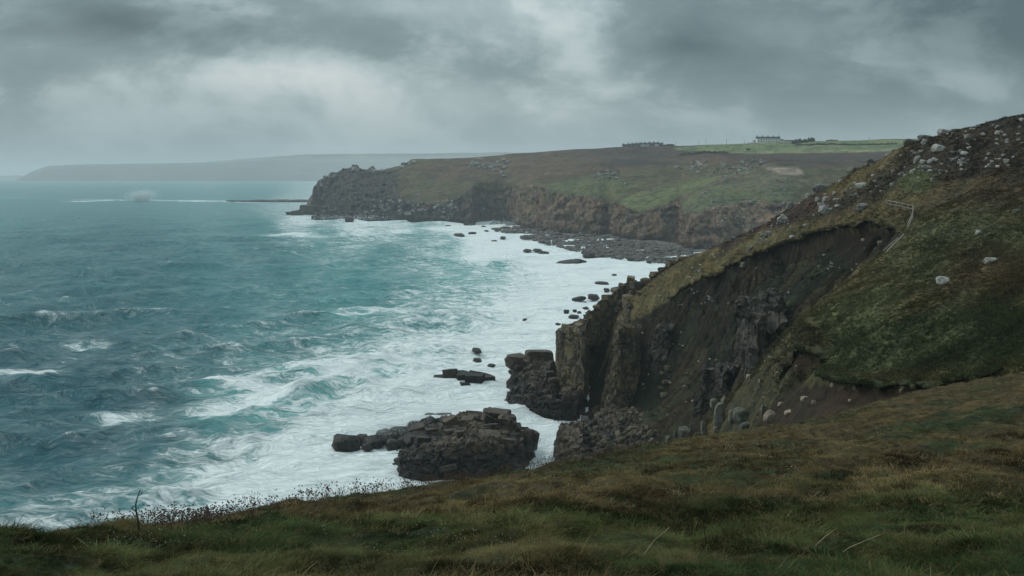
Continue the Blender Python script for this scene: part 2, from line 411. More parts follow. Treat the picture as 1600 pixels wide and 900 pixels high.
def paint(px, py, base, zones, warp=10.0, seed=3, xw=None, yw=None):
    """zones: (polygon in view angles, soft, colour); edges are ragged"""
    wx = px + warp * fbm2(xw, yw, 4, seed); wy = py + 0.6 * warp * fbm2(xw + 31, yw - 12, 4, seed + 9)
    col = np.tile(np.array(base, float), (len(px), 1))
    for poly, soft, c in zones:
        w = poly_w(wx, wy, poly, soft)[:, None]; col = col * (1 - w) + np.array(c) * w
    return col

GREEN = (0.060, 0.080, 0.030); OLIVE = (0.095, 0.082, 0.034); BROWN = (0.085, 0.060, 0.034); HEATH = (0.028, 0.0225, 0.016); SOIL = (0.060, 0.040, 0.030); DARKVEG_SHADE = (0.010, 0.013, 0.008); TAN = (0.12, 0.095, 0.05)

# ================================================================== SETTING: hillside with the landslip (70 - 330 m)
ridge = [(1950, 118, 165), (1750, 150, 182), (1600, 175, 190), (1545, 184, 200), (1485, 192, 206), (1450, 205, 212), (1415, 217, 218), (1350, 251, 225), (1290, 286, 232), (1230, 319, 240), (1180, 346, 246), (1120, 374, 254), (1060, 395, 262), (1035, 406, 266), (1012, 428, 270), (992, 448, 274)]
lines = [[P(*q) for q in ridge]]
lines.append([PZ(px, d + 28 + max(0, (1200 - px)) * 0.03, max(P(px, py, d)[2] - (13 if px > 1300 else 22), -4)) for px, py, d in ridge])
lines.append([PZ(px + 15, d + 75, (P(px, py, d)[2] - 30 if px > 1300 else -5)) for px, py, d in ridge])
scarp = [(1000, 492, 257), (1045, 472, 250), (1100, 437, 244), (1180, 401, 232), (1230, 381, 222), (1280, 363, 210), (1330, 355, 198), (1385, 352, 186), (1407, 366, 177)]
lines.append([P(*q) for q in scarp])
drop = [1.0, 2.0, 3.2, 4.2, 5.0, 5.2, 4.6, 3.4, 1.4]
lines.append([PZ(px, d - 0.8, P(px, py, d)[2] - dr) for (px, py, d), dr in zip(scarp, drop)])
edge = [(1400, 374, 172), (1350, 411, 160), (1300, 446, 148), (1252, 484, 137), (1244, 500, 134), (1212, 540, 135), (1180, 571, 140), (1150, 601, 145), (1120, 640, 150), (1095, 667, 153), (1050, 700, 160)]
lines.append([P(*q) for q in edge])
chan = [(1385, 378, 174, 1), (1345, 410, 170, 2), (1300, 446, 166, 5), (1252, 484, 164, 7), (1212, 540, 167, 8), (1180, 571, 172, 8), (1150, 601, 178, 8), (1095, 667, 186, 6), (1040, 700, 192, 4), (960, 715, 196, 3)]
lines.append([PZ(px, d, P(px, py, d)[2] - dz_) for px, py, d, dz_ in chan])
# rim of the lower turf scar: turf edge, then bare soil below
rim = [(1252, 548, 124), (1278, 556, 121), (1272, 580, 115), (1290, 592, 110), (1380, 602, 98), (1450, 605, 90.5), (1500, 599, 86), (1560, 585, 80)]
lines.append([P(*q) for q in rim])
lines.append([PZ(px, d - 0.5, P(px, py, d)[2] - dr) for (px, py, d), dr in zip(rim, [1.8, 2.4, 1.8, 2.2, 2.4, 2.0, 1.3, .5])])
pts = [P(*q) for q in [
    (1500, 262, 185), (1600, 262, 165), (1420, 290, 190), (1330, 322, 210), (1430, 331, 170), (1500, 337, 150), (1600, 330, 138), (1800, 320, 118), (1800, 240, 140), (1950, 300, 105), (1950, 200, 130),
    (1260, 335, 226), (1180, 372, 238), (1100, 405, 250), (1050, 432, 257), (1020, 455, 262),
    (1400, 432, 136), (1500, 420, 122), (1600, 450, 105), (1800, 450, 86), (1950, 450, 75), (1330, 520, 119), (1300, 482, 131), (1450, 500, 108), (1600, 555, 82), (1800, 540, 68), (1700, 560, 74), (1400, 560, 106), (1500, 555, 94),
    (1340, 398, 186), (1370, 385, 180), (1250, 425, 206), (1150, 450, 229), (1150, 520, 214), (1060, 520, 243), (1060, 600, 231), (1000, 560, 250), (1005, 640, 236), (1100, 600, 219), (1180, 540, 192), (1110, 660, 200), (1040, 690, 206), (960, 690, 221), (990, 665, 230), (1210, 470, 212),
    (1230, 600, 123), (1200, 650, 122), (1130, 690, 136), (1180, 625, 131), (1250, 640, 107), (1330, 633, 99), (1400, 623, 92.5), (1460, 612, 86)]]
pts += [PZ(*q) for q in [(1250, 80, 36), (1200, 90, 28), (1330, 78, 38), (1430, 72, 41.5), (1520, 66, 44.2), (1700, 60, 47.2), (1900, 55, 49.5), (1100, 110, 18), (1000, 130, 4), (960, 160, -4), (1300, 60, 30), (1600, 45, 40),
     (940, 246, -4), (958, 239, -2), (1000, 238, 1), (925, 232, -5), (890, 215, -5), (860, 195, -5), (880, 180, -5), (1000, 100, -4), (900, 130, -5), (940, 330, -4)]]
pts += [P(*q) for q in [(975, 484, 270), (985, 500, 258), (1000, 505, 252), (960, 492, 276), (945, 500, 285), (965, 478, 290)]]
hs = 0.4
xsM = np.arange(-5, 175, hs); ysM = np.arange(52, 345, hs)
tin = TIN(lines, pts)
Z0 = tin.raster(xsM, ysM, -6.0)
XM, YM = np.meshgrid(xsM, ysM)
fine = np.exp(-(np.minimum(seg_dist(XM, YM, [P(*q) for q in scarp]), seg_dist(XM, YM, [P(*q) for q in rim])) / 3.0) ** 2)
Zs = blur(Z0, 3.2 / hs); Zf = blur(Z0, 0.4 / hs)
ZM = Zs * (1 - fine) + Zf * fine
pxM, pyM = topix(XM.ravel(), YM.ravel(), ZM.ravel())
bowl_poly = [(985, 505), (1045, 472), (1100, 440), (1180, 404), (1230, 384), (1280, 366), (1330, 358), (1385, 355), (1405, 368), (1345, 415), (1252, 488), (1210, 545), (1150, 605), (1090, 680), (1000, 720), (860, 740), (900, 650)]
far_side = (YM.ravel() > 152)
bowl = (poly_w(pxM + 8 * fbm2(XM.ravel() / 9, YM.ravel() / 9, 3, 5), pyM + 6 * fbm2(XM.ravel() / 7, YM.ravel() / 7, 3, 6), bowl_poly, 5) * (YM.ravel() > 145 + 0 * pxM)).reshape(XM.shape)
rough_n = fbm2(XM / 6.5, YM / 6.5, 5, 11, 0.55)
rid = 1 - np.abs(fbm2(XM / 9, YM / 5, 4, 21, 0.5)) * 2
hill_heath = smooth(ZM, 50, 58) * (YM > 150)
ribs = 1 - 2 * np.abs(fbm2(XM / 26 + .25 * fbm2(XM / 9, YM / 9, 2, 23), YM / 6.5, 3, 24, .5)); e_b, id_b = worley(XM / 4.2, YM / 2.6, ZM / 2.2, 25)
ledge = (bowl * smooth(fbm2(XM / 13, YM / 10, 2, 26), -.3, .1))
ZM = ZM + rough_n * (0.28 + 0.75 * bowl + 0.25 * hill_heath) + bowl * (ribs - .45) * 1.7 + ledge * ((id_b - .5) * 2.8 - 1.1 * (1 - smooth(e_b, 0, .15))) + 0.10 * fbm2(XM / 1.3, YM / 1.3, 3, 41)
# meadow: wind-combed terraces
mead = np.clip(1 - bowl, 0, 1) * (YM < 180)
ZM = ZM + mead * 0.30 * fbm2((XM * .8 + YM * .6) / 5.0, (YM * .8 - XM * .6) / 1.6, 3, 61)
FM = Field(xsM, ysM, ZM)
xf, yf, zf = XM.ravel(), YM.ravel(), ZM.ravel()
pxM, pyM = topix(xf, yf, zf)
zonesM = [
    ([(1150, 420), (1250, 330), (1350, 290), (1420, 235), (1620, 150), (1700, 160), (1700, 300), (1480, 290), (1400, 300), (1330, 325), (1260, 345), (1180, 385)], 14, HEATH),
    ([(1110, 370), (1200, 335), (1290, 285), (1300, 310), (1210, 365), (1130, 400)], 8, (0.040, 0.028, 0.022)),
    ([(1480, 300), (1620, 270), (1700, 270), (1700, 330), (1480, 330), (1420, 325)], 14, (0.060, 0.049, 0.027)),
    ([(1390, 290), (1440, 262), (1470, 275), (1450, 300)], 7, (0.065, 0.075, 0.033)),
    ([(1430, 330), (1700, 325), (1700, 470), (1560, 480), (1400, 440), (1330, 440), (1400, 375)], 26, (0.062, 0.066, 0.031)),
    ([(1500, 390), (1700, 380), (1700, 450), (1480, 450)], 26, (0.070, 0.058, 0.031)),
    ([(1300, 470), (1700, 480), (1700, 575), (1440, 590), (1290, 580), (1280, 520)], 34, (0.040, 0.054, 0.024)),
    ([(1250, 500), (1300, 470), (1400, 445), (1430, 470), (1330, 515), (1280, 530)], 16, (0.078, 0.084, 0.040)),
    ([(990, 500), (1060, 455), (1180, 395), (1260, 360), (1240, 350), (1150, 395), (1060, 430), (1000, 460)], 7, (0.085, 0.077, 0.036)),
    ([(1120, 700), (1150, 600), (1215, 540), (1248, 488), (1275, 520), (1270, 590), (1200, 665)], 9, (0.046, 0.046, 0.024)),
]
colM = paint(pxM, pyM, (0.078, 0.066, 0.031), zonesM, 34, 3, xf / 14, yf / 14)
stv = fbm2((xf * .8 + yf * .6) / 7.0, (yf * .8 - xf * .6) / 2.0, 4, 68); pat = fbm2(xf / 9, yf / 9, 4, 69)
colM = colM * (1 + .55 * stv[:, None]); colM = colM * (1 + np.array((.12, .05, 0.0)) * smooth(pat, 0, .4)[:, None])
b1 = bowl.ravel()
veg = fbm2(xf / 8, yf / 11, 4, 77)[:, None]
bcol = np.array(DARKVEG_SHADE) * (1 - smooth(veg, -.1, .3)) + np.array((0.025, 0.0195, 0.012)) * smooth(veg, -.1, .3)  # dark vegetation, made near-black with the bowl's shade put into its colour
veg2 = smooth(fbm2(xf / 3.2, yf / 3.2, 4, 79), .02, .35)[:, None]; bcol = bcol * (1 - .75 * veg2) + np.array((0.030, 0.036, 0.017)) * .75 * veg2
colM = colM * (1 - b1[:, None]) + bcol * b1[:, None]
soilw = (poly_w(pxM + 6 * fbm2(xf / 2, yf / 2, 3, 8), pyM, [(1175, 665), (1215, 625), (1240, 604), (1290, 598), (1380, 606), (1450, 609), (1510, 603), (1440, 618), (1330, 645), (1200, 690)], 3) * (yf > 84) * (yf < 126))
rimw = (poly_w(pxM, pyM, [(1205, 566), (1250, 549), (1277, 552), (1282, 578), (1222, 580)], 3) * (yf < 130) * (yf > 105))
headw = poly_w(pxM + 4 * fbm2(xf / 2, yf / 2, 3, 18), pyM, [(1300, 360), (1400, 352), (1412, 368), (1370, 400), (1335, 420), (1310, 400)], 5) * (yf > 160)
sw = np.clip(soilw + rimw + headw * 0.9, 0, 1)[:, None]
colM = colM * (1 - sw) + np.array((0.027, 0.0200, 0.0128)) * sw * (1 - .55 * headw[:, None])
gy, gx = np.gradient(ZM, hs); slope = np.hypot(gx, gy).ravel()
rockM = smooth(slope, 1.5, 2.6) * 0.75 * np.clip(1 - sw[:, 0], 0, 1) + 0.55 * b1 * ledge.ravel() * smooth(fbm2(xf / 5, yf / 3, 3, 90), -.1, .25) + smooth(-zf, -7, -2) * .8
co = np.stack([xf, yf, zf], 1)
keep = (zf > -4.5) & ~((pyM > 690) & (pxM > 1250))
fcs = grid_faces(len(ysM), len(xsM), keep)
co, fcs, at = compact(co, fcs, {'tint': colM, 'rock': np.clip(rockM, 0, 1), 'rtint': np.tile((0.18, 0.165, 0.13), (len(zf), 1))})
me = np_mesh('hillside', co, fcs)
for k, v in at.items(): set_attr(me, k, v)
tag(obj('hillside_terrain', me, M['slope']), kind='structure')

LIPS = []
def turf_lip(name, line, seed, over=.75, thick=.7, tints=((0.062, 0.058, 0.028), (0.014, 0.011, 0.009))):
    p = np.array([P(*q) for q in line]); L = np.r_[0, np.cumsum(np.hypot(np.diff(p[:, 0]), np.diff(p[:, 1])))]; q = np.arange(0, L[-1], .3)
    x = np.interp(q, L, p[:, 0]); y = np.interp(q, L, p[:, 1]); x = x + .9 * fbm2(q / 2.8, q * 0, 4, seed, .65); y = y + .9 * fbm2(q / 2.8, q * 0 + 9, 4, seed + 1, .65)
    tx, ty = np.gradient(x), np.gradient(y); nx_, ny_ = ty, -tx; l_ = np.hypot(nx_, ny_) + 1e-9; nx_, ny_ = nx_ / l_, ny_ / l_
    endw = smooth(q, 0, 3) * smooth(-q, -q[-1], -q[-1] + 3); o_ = over * np.maximum(.15, .7 + 1.1 * fbm2(q / 1.5, q * 0 + 4, 4, seed + 2)) * endw
    LIPS.append(np.stack([x + nx_ * o_ * .8, y + ny_ * o_ * .8, np.maximum(FM.at(x - nx_, y - ny_), FM.at(x, y)) - .12, np.tile(tints[0][0], len(x)), np.tile(tints[0][1], len(x)), np.tile(tints[0][2], len(x))], 1))
    zt = np.maximum(FM.at(x - nx_ * 1.0, y - ny_ * 1.0), FM.at(x, y)); zback = FM.at(x - nx_ * 2.2, y - ny_ * 2.2)
    rows_ = []
    for a, b in ((-2.2, -.25), (-1.0, -.02), (-.1, .03), (.6, -.06), (1.0, -.2), (.9, -.42), (.3, -.6), (-.7, -1.0)):
        r_ = a if a < 0 else a * o_
        zz = (zback if a < -2 else zt) + (b if b > -.3 else b * thick) * (endw if b < -.3 else 1) + .1 * fbm2(q * 1.7, q * 0 + a * 3, 2, seed + 5)
        rows_.append(np.stack([x + nx_ * r_, y + ny_ * r_, zz], 1))
    G_ = np.stack(rows_, 0); me = np_mesh(name, G_.reshape(-1, 3), grid_faces(len(rows_), len(q)))
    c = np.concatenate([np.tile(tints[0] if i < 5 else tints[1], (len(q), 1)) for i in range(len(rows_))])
    set_attr(me, 'tint', c); set_attr(me, 'rock', np.zeros(len(c))); set_attr(me, 'rtint', np.ones((len(c), 3)) * .2)
    tag(obj(name, me, M['slope']), kind='structure')
turf_lip('turf_edge_terrain', scarp[1:], 951, 1.1, .9)
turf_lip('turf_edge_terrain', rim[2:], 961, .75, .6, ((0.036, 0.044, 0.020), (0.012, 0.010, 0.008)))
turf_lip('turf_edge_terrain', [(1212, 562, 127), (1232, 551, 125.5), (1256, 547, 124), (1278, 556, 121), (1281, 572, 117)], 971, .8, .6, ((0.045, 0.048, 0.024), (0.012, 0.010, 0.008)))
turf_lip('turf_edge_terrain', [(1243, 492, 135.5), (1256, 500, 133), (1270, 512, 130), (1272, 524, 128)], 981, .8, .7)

# ================================================================== SETTING: grassy foreground slope (0 - 110 m)
sil = [(-500, 915, 14), (-250, 885, 14.5), (0, 860, 16), (60, 846, 16.6), (100, 838, 17), (215, 830, 18.5), (330, 814, 20.5), (430, 795, 23), (560, 776, 26), (700, 756, 30), (830, 737, 34), (960, 711, 38), (1100, 693, 44), (1200, 668, 50), (1330, 643, 58), (1450, 613, 66), (1560, 592, 74), (1700, 570, 80), (1900, 545, 84)]
hf = 0.25
xsF = np.arange(-32, 74, hf); ysF = np.arange(-5, 112, hf); XF, YF = np.meshgrid(xsF, ysF)
Yc = np.maximum(YF, 2.0); pxF = np.clip(800 + FPX * XF / Yc, -700, 1950)
sp = np.array(sil, float)
# brow row and brow distance, smoothed along the brow
py_s = np.interp(pxF, sp[:, 0], sp[:, 1]); d_s = np.interp(pxF, sp[:, 0], sp[:, 2])
dn = 8.0; tb = (905 - HOR) / FPX; ts = (py_s - HOR) / FPX
a_ = np.log(Yc / dn) / np.log(d_s / dn)
t_in = tb + (ts - tb) * (1 - (1 - np.clip(a_, 0, 1)) ** 1.55)
fall = np.interp(pxF, [0, 900, 1200, 1350, 1500, 1600, 1900], [1.0, 1.0, .85, .6, .3, .1, .05])
over = np.maximum(Yc - d_s, 0)
z_in = EYE - t_in * Yc
z_out = EYE - ts * Yc - fall * (0.055 * over ** 2 / (1 + over / 9) + 0.03 * over) 
z_near = 58.5 - 0.02 * YF - (58.5 - 0.02 * dn - (EYE - tb * dn)) * np.clip(Yc / dn, 0, 1) ** 1.3
ZF = np.where(a_ > 1, z_out, np.where(a_ > 0, z_in, z_near))
ZF = blur(ZF, 0.5 / hf)
dist = np.hypot(XF, YF)
ZF += smooth(dist, 2, 9) * (0.26 * fbm2(XF / 2.6, YF / 2.6, 3, 201) + 0.20 * fbm2(XF / 0.9, YF / 0.9, 2, 221) + .07 * fbm2(XF / .5, YF / .5, 1, 225)) + smooth(dist, 15, 40) * .25 * fbm2(XF / 6, YF / 6, 2, 231)
ZF = np.maximum(ZF, -3)
FF = Field(xsF, ysF, ZF)
xf, yf, zf = XF.ravel(), YF.ravel(), ZF.ravel()
g = 1.5 * fbm2(xf / 5, yf / 5, 4, 240) + 0.5 * (smooth(yf, 6, 30) - 0.5)
colF = np.array((0.022, 0.034, 0.013)) * (1 - smooth(g, -.3, .4))[:, None] + np.array((0.055, 0.044, 0.020)) * smooth(g, -.3, .4)[:, None]
co = np.stack([xf, yf, zf], 1)
fcs = grid_faces(len(ysF), len(xsF), (zf > -2.5) & (zf > 20 - 0 * xf))
co, fcs, at = compact(co, fcs, {'tint': colF, 'rock': np.zeros(len(zf)), 'rtint': np.ones((len(zf), 3)) * .5})
me = np_mesh('foreground', co, fcs)
for k, v in at.items(): set_attr(me, k, v)
tag(obj('foreground_hill', me, M['fore']), kind='structure')

# ================================================================== SETTING: headland across the bay (700 - 2300 m)
HC = [  # column px, then (row py, depth) for sea foot, cliff top, lower slope, upper slope, near skyline, skyline
 (486, (335, 1495), (332, 1500), (331, 1510), (330, 1530), (331, 1560), (330, 1600)),
 (493, (334, 1490), (312, 1500), (291, 1508), (290, 1530), (291, 1560), (296, 1600)),
 (520, (340, 1395), (308, 1415), (277, 1440), (274, 1460), (276, 1500), (284, 1560)),
 (553, (345, 1285), (315, 1305), (270, 1400), (263, 1430), (265, 1470), (276, 1540)),
 (590, (346, 1262), (314, 1285), (276, 1390), (267, 1430), (265, 1450), (274, 1520)),
 (625, (347, 1248), (316, 1265), (285, 1340), (263, 1420), (259, 1440), (266, 1520)),
 (645, (348, 1230), (319, 1248), (285, 1330), (258, 1410), (251, 1440), (250, 1520)),
 (690, (350, 1198), (322, 1215), (290, 1280), (262, 1380), (252, 1440), (248, 1520)),
 (715, (350, 1195), (314, 1215), (290, 1270), (262, 1370), (252, 1440), (247, 1520)),
 (738, (350, 1180), (294, 1208), (284, 1260), (262, 1360), (252, 1440), (246, 1520)),
 (752, (347.2, 1245), (297, 1268), (285, 1275), (262, 1360), (251, 1440), (245, 1520)),
 (776, (346.5, 1258), (300, 1276), (286, 1280), (262, 1360), (250, 1440), (243, 1520)),
 (800, (348, 1228), (293, 1245), (285, 1260), (262, 1350), (248, 1440), (240, 1520)),
 (813, (355, 1115), (294, 1140), (284, 1200), (262, 1320), (248, 1430), (239, 1520)),
 (835, (361, 1046), (290, 1090), (279, 1170), (262, 1300), (247, 1420), (238, 1510)),
 (870, (365, 1000), (303, 1045), (283, 1120), (266, 1250), (247, 1400), (235, 1500)),
 (905, (367, 980), (307, 1020), (281, 1090), (263, 1190), (246, 1380), (233, 1480)),
 (936, (371, 945), (313, 985), (274, 1070), (260, 1100), (245, 1350), (232, 1450)),
 (950, (369, 962), (319, 986), (288, 1038), (262, 1108), (244, 1330), (231, 1430)),
 (964, (374, 908), (320, 935), (302, 985), (266, 1110), (243, 1320), (230, 1420)),
 (1000, (379, 868), (330, 895), (300, 970), (264, 1090), (242, 1300), (229, 1400)),
 (1035, (381, 858), (324, 890), (290, 970), (262, 1080), (241, 1290), (228.6, 1390)),
 (1060, (383, 852), (314, 908), (284, 970), (261, 1060), (239.5, 1260), (228.2, 1370)),
 (1068, (391, 785), (334, 830), (285, 940), (261, 1050), (239.5, 1250), (228, 1360)),
 (1090, (394, 762), (336, 795), (283, 920), (259, 1030), (239.5, 1240), (227, 1350)),
 (1115, (394, 762), (327, 800), (277, 900), (255, 1000), (239.5, 1220), (226, 1340)),
 (1160, (396, 752), (322, 805), (274, 880), (252, 960), (240.5, 1200), (225, 1320)),
 (1210, (400, 730), (320, 800), (270, 860), (249, 940), (240, 1180), (223.3, 1310)),
 (1300, (400, 730), (320, 790), (275, 850), (253, 930), (238, 1160), (221, 1300)),
 (1400, (400, 730), (320, 780), (275, 845), (254, 920), (236, 1150), (218, 1290)),
 (1600, (400, 730), (315, 770), (272, 840), (252, 920), (232, 1150), (212, 1290)),
 (1900, (400, 730), (310, 760), (270, 830), (248, 920), (228, 1150), (206, 1290))]
cp = np.array([[(c[0], py, d) for py, d in c[1:]] for c in HC])          # col,row,3
W3 = np.stack([(cp[..., 0] - 800) / FPX * cp[..., 2], cp[..., 2], EYE - (cp[..., 1] - HOR) / FPX * cp[..., 2]], -1)
W3[:, 0, 2] = -2.0
back = W3[:, -1].copy(); back[:, 1] += 600; back[:, 0] *= 1.35; back[:, 2] -= np.where(cp[:, 0, 0] < 640, 60, 6)
back2 = back.copy(); back2[:, 1] += 900; back2[:, 2] -= 40
W3 = np.concatenate([W3, back[:, None], back2[:, None]], 1)
# columns: even spacing in view, Catmull-like via monotone cubic on px
pc_ = cp[:, 0, 0]; pu = np.concatenate([np.arange(486, 1130, 0.95), np.arange(1130, 1900, 3.0)])
def pchip(x, Y, xn):
    h = np.diff(x); d = np.diff(Y, axis=0) / h[:, None]
    m = np.zeros_like(Y)
    w1 = 2 * h[1:] + h[:-1]; w2 = h[1:] + 2 * h[:-1]
    s = d[:-1] * d[1:] > 0
    with np.errstate(divide='ignore', invalid='ignore'):
        hm = (w1 + w2)[:, None] / (w1[:, None] / d[:-1] + w2[:, None] / d[1:])
    m[1:-1] = np.where(s, hm, 0); m[0] = d[0]; m[-1] = d[-1]
    k = np.clip(np.searchsorted(x, xn) - 1, 0, len(x) - 2); t = ((xn - x[k]) / h[k])[:, None]; hk = h[k][:, None]
    return (2 * t**3 - 3 * t**2 + 1) * Y[k] + (t**3 - 2 * t**2 + t) * hk * m[k] + (-2 * t**3 + 3 * t**2) * Y[k + 1] + (t**3 - t**2) * hk * m[k + 1]
Wc = pchip(pc_, W3.reshape(len(pc_), -1), pu).reshape(len(pu), W3.shape[1], 3)
rows = [44, 40, 44, 34, 26, 10, 6]; prm = np.concatenate([i + np.arange(r) / r for i, r in enumerate(rows)] + [[len(rows)]])
k = np.minimum(prm.astype(int), len(rows) - 1); t = (prm - k)[:, None, None]
Wt = Wc.transpose(1, 0, 2)
lin = Wt[k] * (1 - t) + Wt[k + 1] * t
# soften the breaks above the cliff edge
cub = pchip(np.arange(Wt.shape[0]).astype(float), Wt.reshape(Wt.shape[0], -1), prm).reshape(len(prm), len(pu), 3)
soft_w = smooth(prm, 1.0, 1.5)[:, None, None]
G = lin * (1 - soft_w) + cub * soft_w
pr = np.repeat(prm[:, None], len(pu), 1); pxg = np.repeat(pu[None], len(prm), 0)
crag = smooth(2.0 - pr, 0.85, 1.0) * 1.0                                     # cliff band
crag2 = smooth(-pxg, -650, -600) * smooth(-pr, -3.4, -2.6)                     # the rocky point is bare to its crest
rockw = np.clip(np.maximum(crag, crag2), 0, 1)
X, Y, Z = G[..., 0], G[..., 1], G[..., 2]
colm = 1 - 2 * np.abs(fbm3(X / 16, Y / 26, Z / 60, 3, 301)); blk = fbm3(X / 7, Y / 9, Z / 8, 3, 311); big = fbm3(X / 45, Y / 60, Z / 70, 2, 321)
foot = smooth(pr, 0.0, 0.15)
gul = np.abs(fbm3(X / 34, Y / 90, Z / 140, 2, 323)); gul2 = np.abs(fbm3(X / 13, Y / 40, Z / 60, 2, 327))
out = rockw * foot * (4.0 * (1 - colm) - 5 + 2.0 * blk + 7 * big + 24 * (.32 - np.minimum(gul, .32)) + 6 * (.25 - np.minimum(gul2, .25)))
stp = rockw * 2.2 * np.sign(vn3(X / 9, Y / 9, Z / 5, 331)) * smooth(np.abs(vn3(X / 9, Y / 9, Z / 5, 331)), .05, .3)
G[..., 1] += (out + stp) * 1.0
G[..., 0] += rockw * 3.0 * fbm3(X / 8, Y / 8, Z / 8, 2, 341)
hump = smooth(pr, 1.1, 1.8) * smooth(-pr, -5.2, -4.5)
G[..., 2] += hump * (2.2 * fbm2(X / 40, Y / 55, 4, 351) + 1.0 * fbm2(X / 9, Y / 12, 3, 361)) + rockw * (pr > .3) * 1.5 * fbm3(X / 6, Y / 6, Z / 6, 2, 371)
G[:128] = jointed(G[:128], (9, 9, 15), 1.8, 2.0, 381, rockw[:128], .4, .6)
G[..., 2] = np.where(pr < .02, -2.5, G[..., 2])
co = G.reshape(-1, 3); xf, yf, zf = co.T
pxH, pyH = topix(xf, yf, zf); prf = pr.ravel()
FIELD = (0.115, 0.150, 0.075)
zonesH = [
    ([(640, 258), (760, 240), (1000, 226), (1060, 230), (1140, 243), (1350, 238), (1350, 262), (1100, 258), (960, 268), (850, 282), (760, 276), (700, 285)], 8, (0.078, 0.055, 0.036)),
    ([(860, 240), (1000, 226), (1060, 232), (1140, 243), (1000, 250)], 6, (0.050, 0.037, 0.032)),
    ([(900, 256), (1000, 248), (1060, 256), (1000, 262)], 5, (0.035, 0.031, 0.028)),
    ([(1120, 241), (1400, 236), (1400, 258), (1250, 262), (1150, 252)], 5, (0.052, 0.040, 0.034)),
    ([(690, 300), (760, 285), (850, 292), (830, 285), (720, 290)], 5, (0.085, 0.062, 0.036)),
    ([(850, 292), (900, 278), (960, 276), (990, 290), (960, 310), (900, 312), (860, 302)], 4, (0.074, 0.088, 0.040)),
    ([(960, 325), (975, 306), (1060, 285), (1110, 272), (1140, 285), (1100, 305), (1060, 305), (1020, 335), (980, 335)], 3, (0.092, 0.112, 0.048)),
    ([(1060, 330), (1080, 300), (1140, 280), (1260, 285), (1200, 335), (1120, 345)], 4, (0.080, 0.096, 0.050)),
    ([(1090, 275), (1130, 262), (1230, 268), (1260, 290), (1180, 300)], 6, (0.085, 0.088, 0.055)),
    ([(1195, 262), (1250, 262), (1250, 276), (1215, 274)], 3, (0.22, 0.19, 0.15)),
    ([(1050, 231), (1200, 219), (1500, 205), (1500, 232), (1395, 236.5), (1290, 239), (1180, 240), (1135, 237), (1060, 235)], 0.8, FIELD),
    ([(1180, 240.5), (1140, 238), (1250, 236), (1400, 232), (1400, 236.5), (1290, 239.5)], 1.0, (0.17, 0.19, 0.10)),
]
colH = paint(pxH, pyH, (0.070, 0.066, 0.036), zonesH[:-2], 9, 401, xf / 60, yf / 60)
for poly, soft, c in zonesH[-2:]:
    w = (poly_w(pxH, pyH, poly, soft) * smooth(prf, 3.9, 4.05))[:, None]; colH = colH * (1 - w) + np.array(c) * w
rockH = np.clip(rockw.ravel() * 0.85 + smooth(fbm2(xf / 22, yf / 30, 3, 420), 0.28, 0.5) * .5 * (prf > 1) * (prf < 3.6) * smooth(pxH, 500, 560), 0, 1)
warmth = smooth(pxH, 690, 830)[:, None]
rt = np.array((0.50, 0.52, 0.51)) * (1 - warmth) + np.array((1.05, 0.84, 0.66)) * warmth
wetb = smooth(-zf, -9, -3)[:, None]
rt = rt * (1 - wetb * 0.65)
me = np_mesh('headland', co, grid_faces(len(prm), len(pu)))
set_attr(me, 'tint', colH); set_attr(me, 'rock', rockH); set_attr(me, 'rtint', rt)
tag(obj('headland_terrain', me, M['head']), kind='structure')
HB = BVHTree.FromPolygons([tuple(v) for v in co.tolist()], grid_faces(len(prm), len(pu)).tolist())
def hit_head(px, py):
    dv = Vector(((px - 800) / FPX, 1, -(py - HOR) / FPX)).normalized()
    h = HB.ray_cast(Vector((0, 0, EYE)), dv, 4000)
    return h[0]

# ---- far headland fading in the haze (8 - 12 km)
def far_hill(name, prof, d, deep, base_z, seed, colr, bumps):
    px = np.arange(prof[0][0], prof[-1][0], 3.0); py = np.interp(px, [p[0] for p in prof], [p[1] for p in prof])
    py = py + 0.9 * fbm2(px / 34, px * 0, 4, seed)
    t = np.linspace(0, 1, 30)[:, None]
    zt = EYE + (HOR - py) / FPX * (d + deep * .6)
    prof_t = np.where(t < .6, np.sin(np.clip(t / .6, 0, 1) * math.pi / 2) ** 0.8, 1 - (t - .6) * .5)
    Yd = d + deep * t + 0 * px[None]; Xd = (px[None] - 800) / FPX * Yd
    Zd = base_z + (zt[None] - base_z) * prof_t
    Zd = Zd + bumps * fbm2(Xd / 500, Yd / 400, 4, seed + 1) * smooth(t, 0.02, .3) * smooth(-t, -.58, -.4)
    Yd = Yd + 250 * fbm2(Xd / 700, Yd * 0, 3, seed + 2) * smooth(-t, -.6, 0)
    co = np.stack([Xd, Yd, Zd], -1).reshape(-1, 3)
    me = np_mesh(name, co, grid_faces(len(t), len(px)))
    cell = _hash(np.floor(co[:, 0] / 330 + .3 * vn2(co[:, 0] / 500, co[:, 1] / 500, 5)).astype(np.int64), np.floor(co[:, 1] / 260).astype(np.int64), 0, seed)
    top = smooth(np.repeat(t, len(px), 1).ravel(), .25, .42)
    c = np.array((0.065, 0.06, 0.045)) * (1 - top[:, None]) + np.array(colr) * (0.55 + 0.9 * cell[:, None]) * top[:, None]
    set_attr(me, 'tint', c); set_attr(me, 'rock', 0.5 * (1 - top) * smooth(fbm2(co[:, 0] / 250, co[:, 2] / 60, 3, seed), 0, .4)); set_attr(me, 'rtint', np.full((len(co), 3), .8))
    tag(obj(name, me, M['far']), kind='structure')
far_hill('far_headland_hill', [(20, 283), (32, 278), (52, 267), (75, 259), (130, 257), (250, 255), (330, 254), (480, 250), (620, 248), (780, 246), (1100, 244)], 8600, 2200, -2, 501, (0.060, 0.068, 0.045), 34)
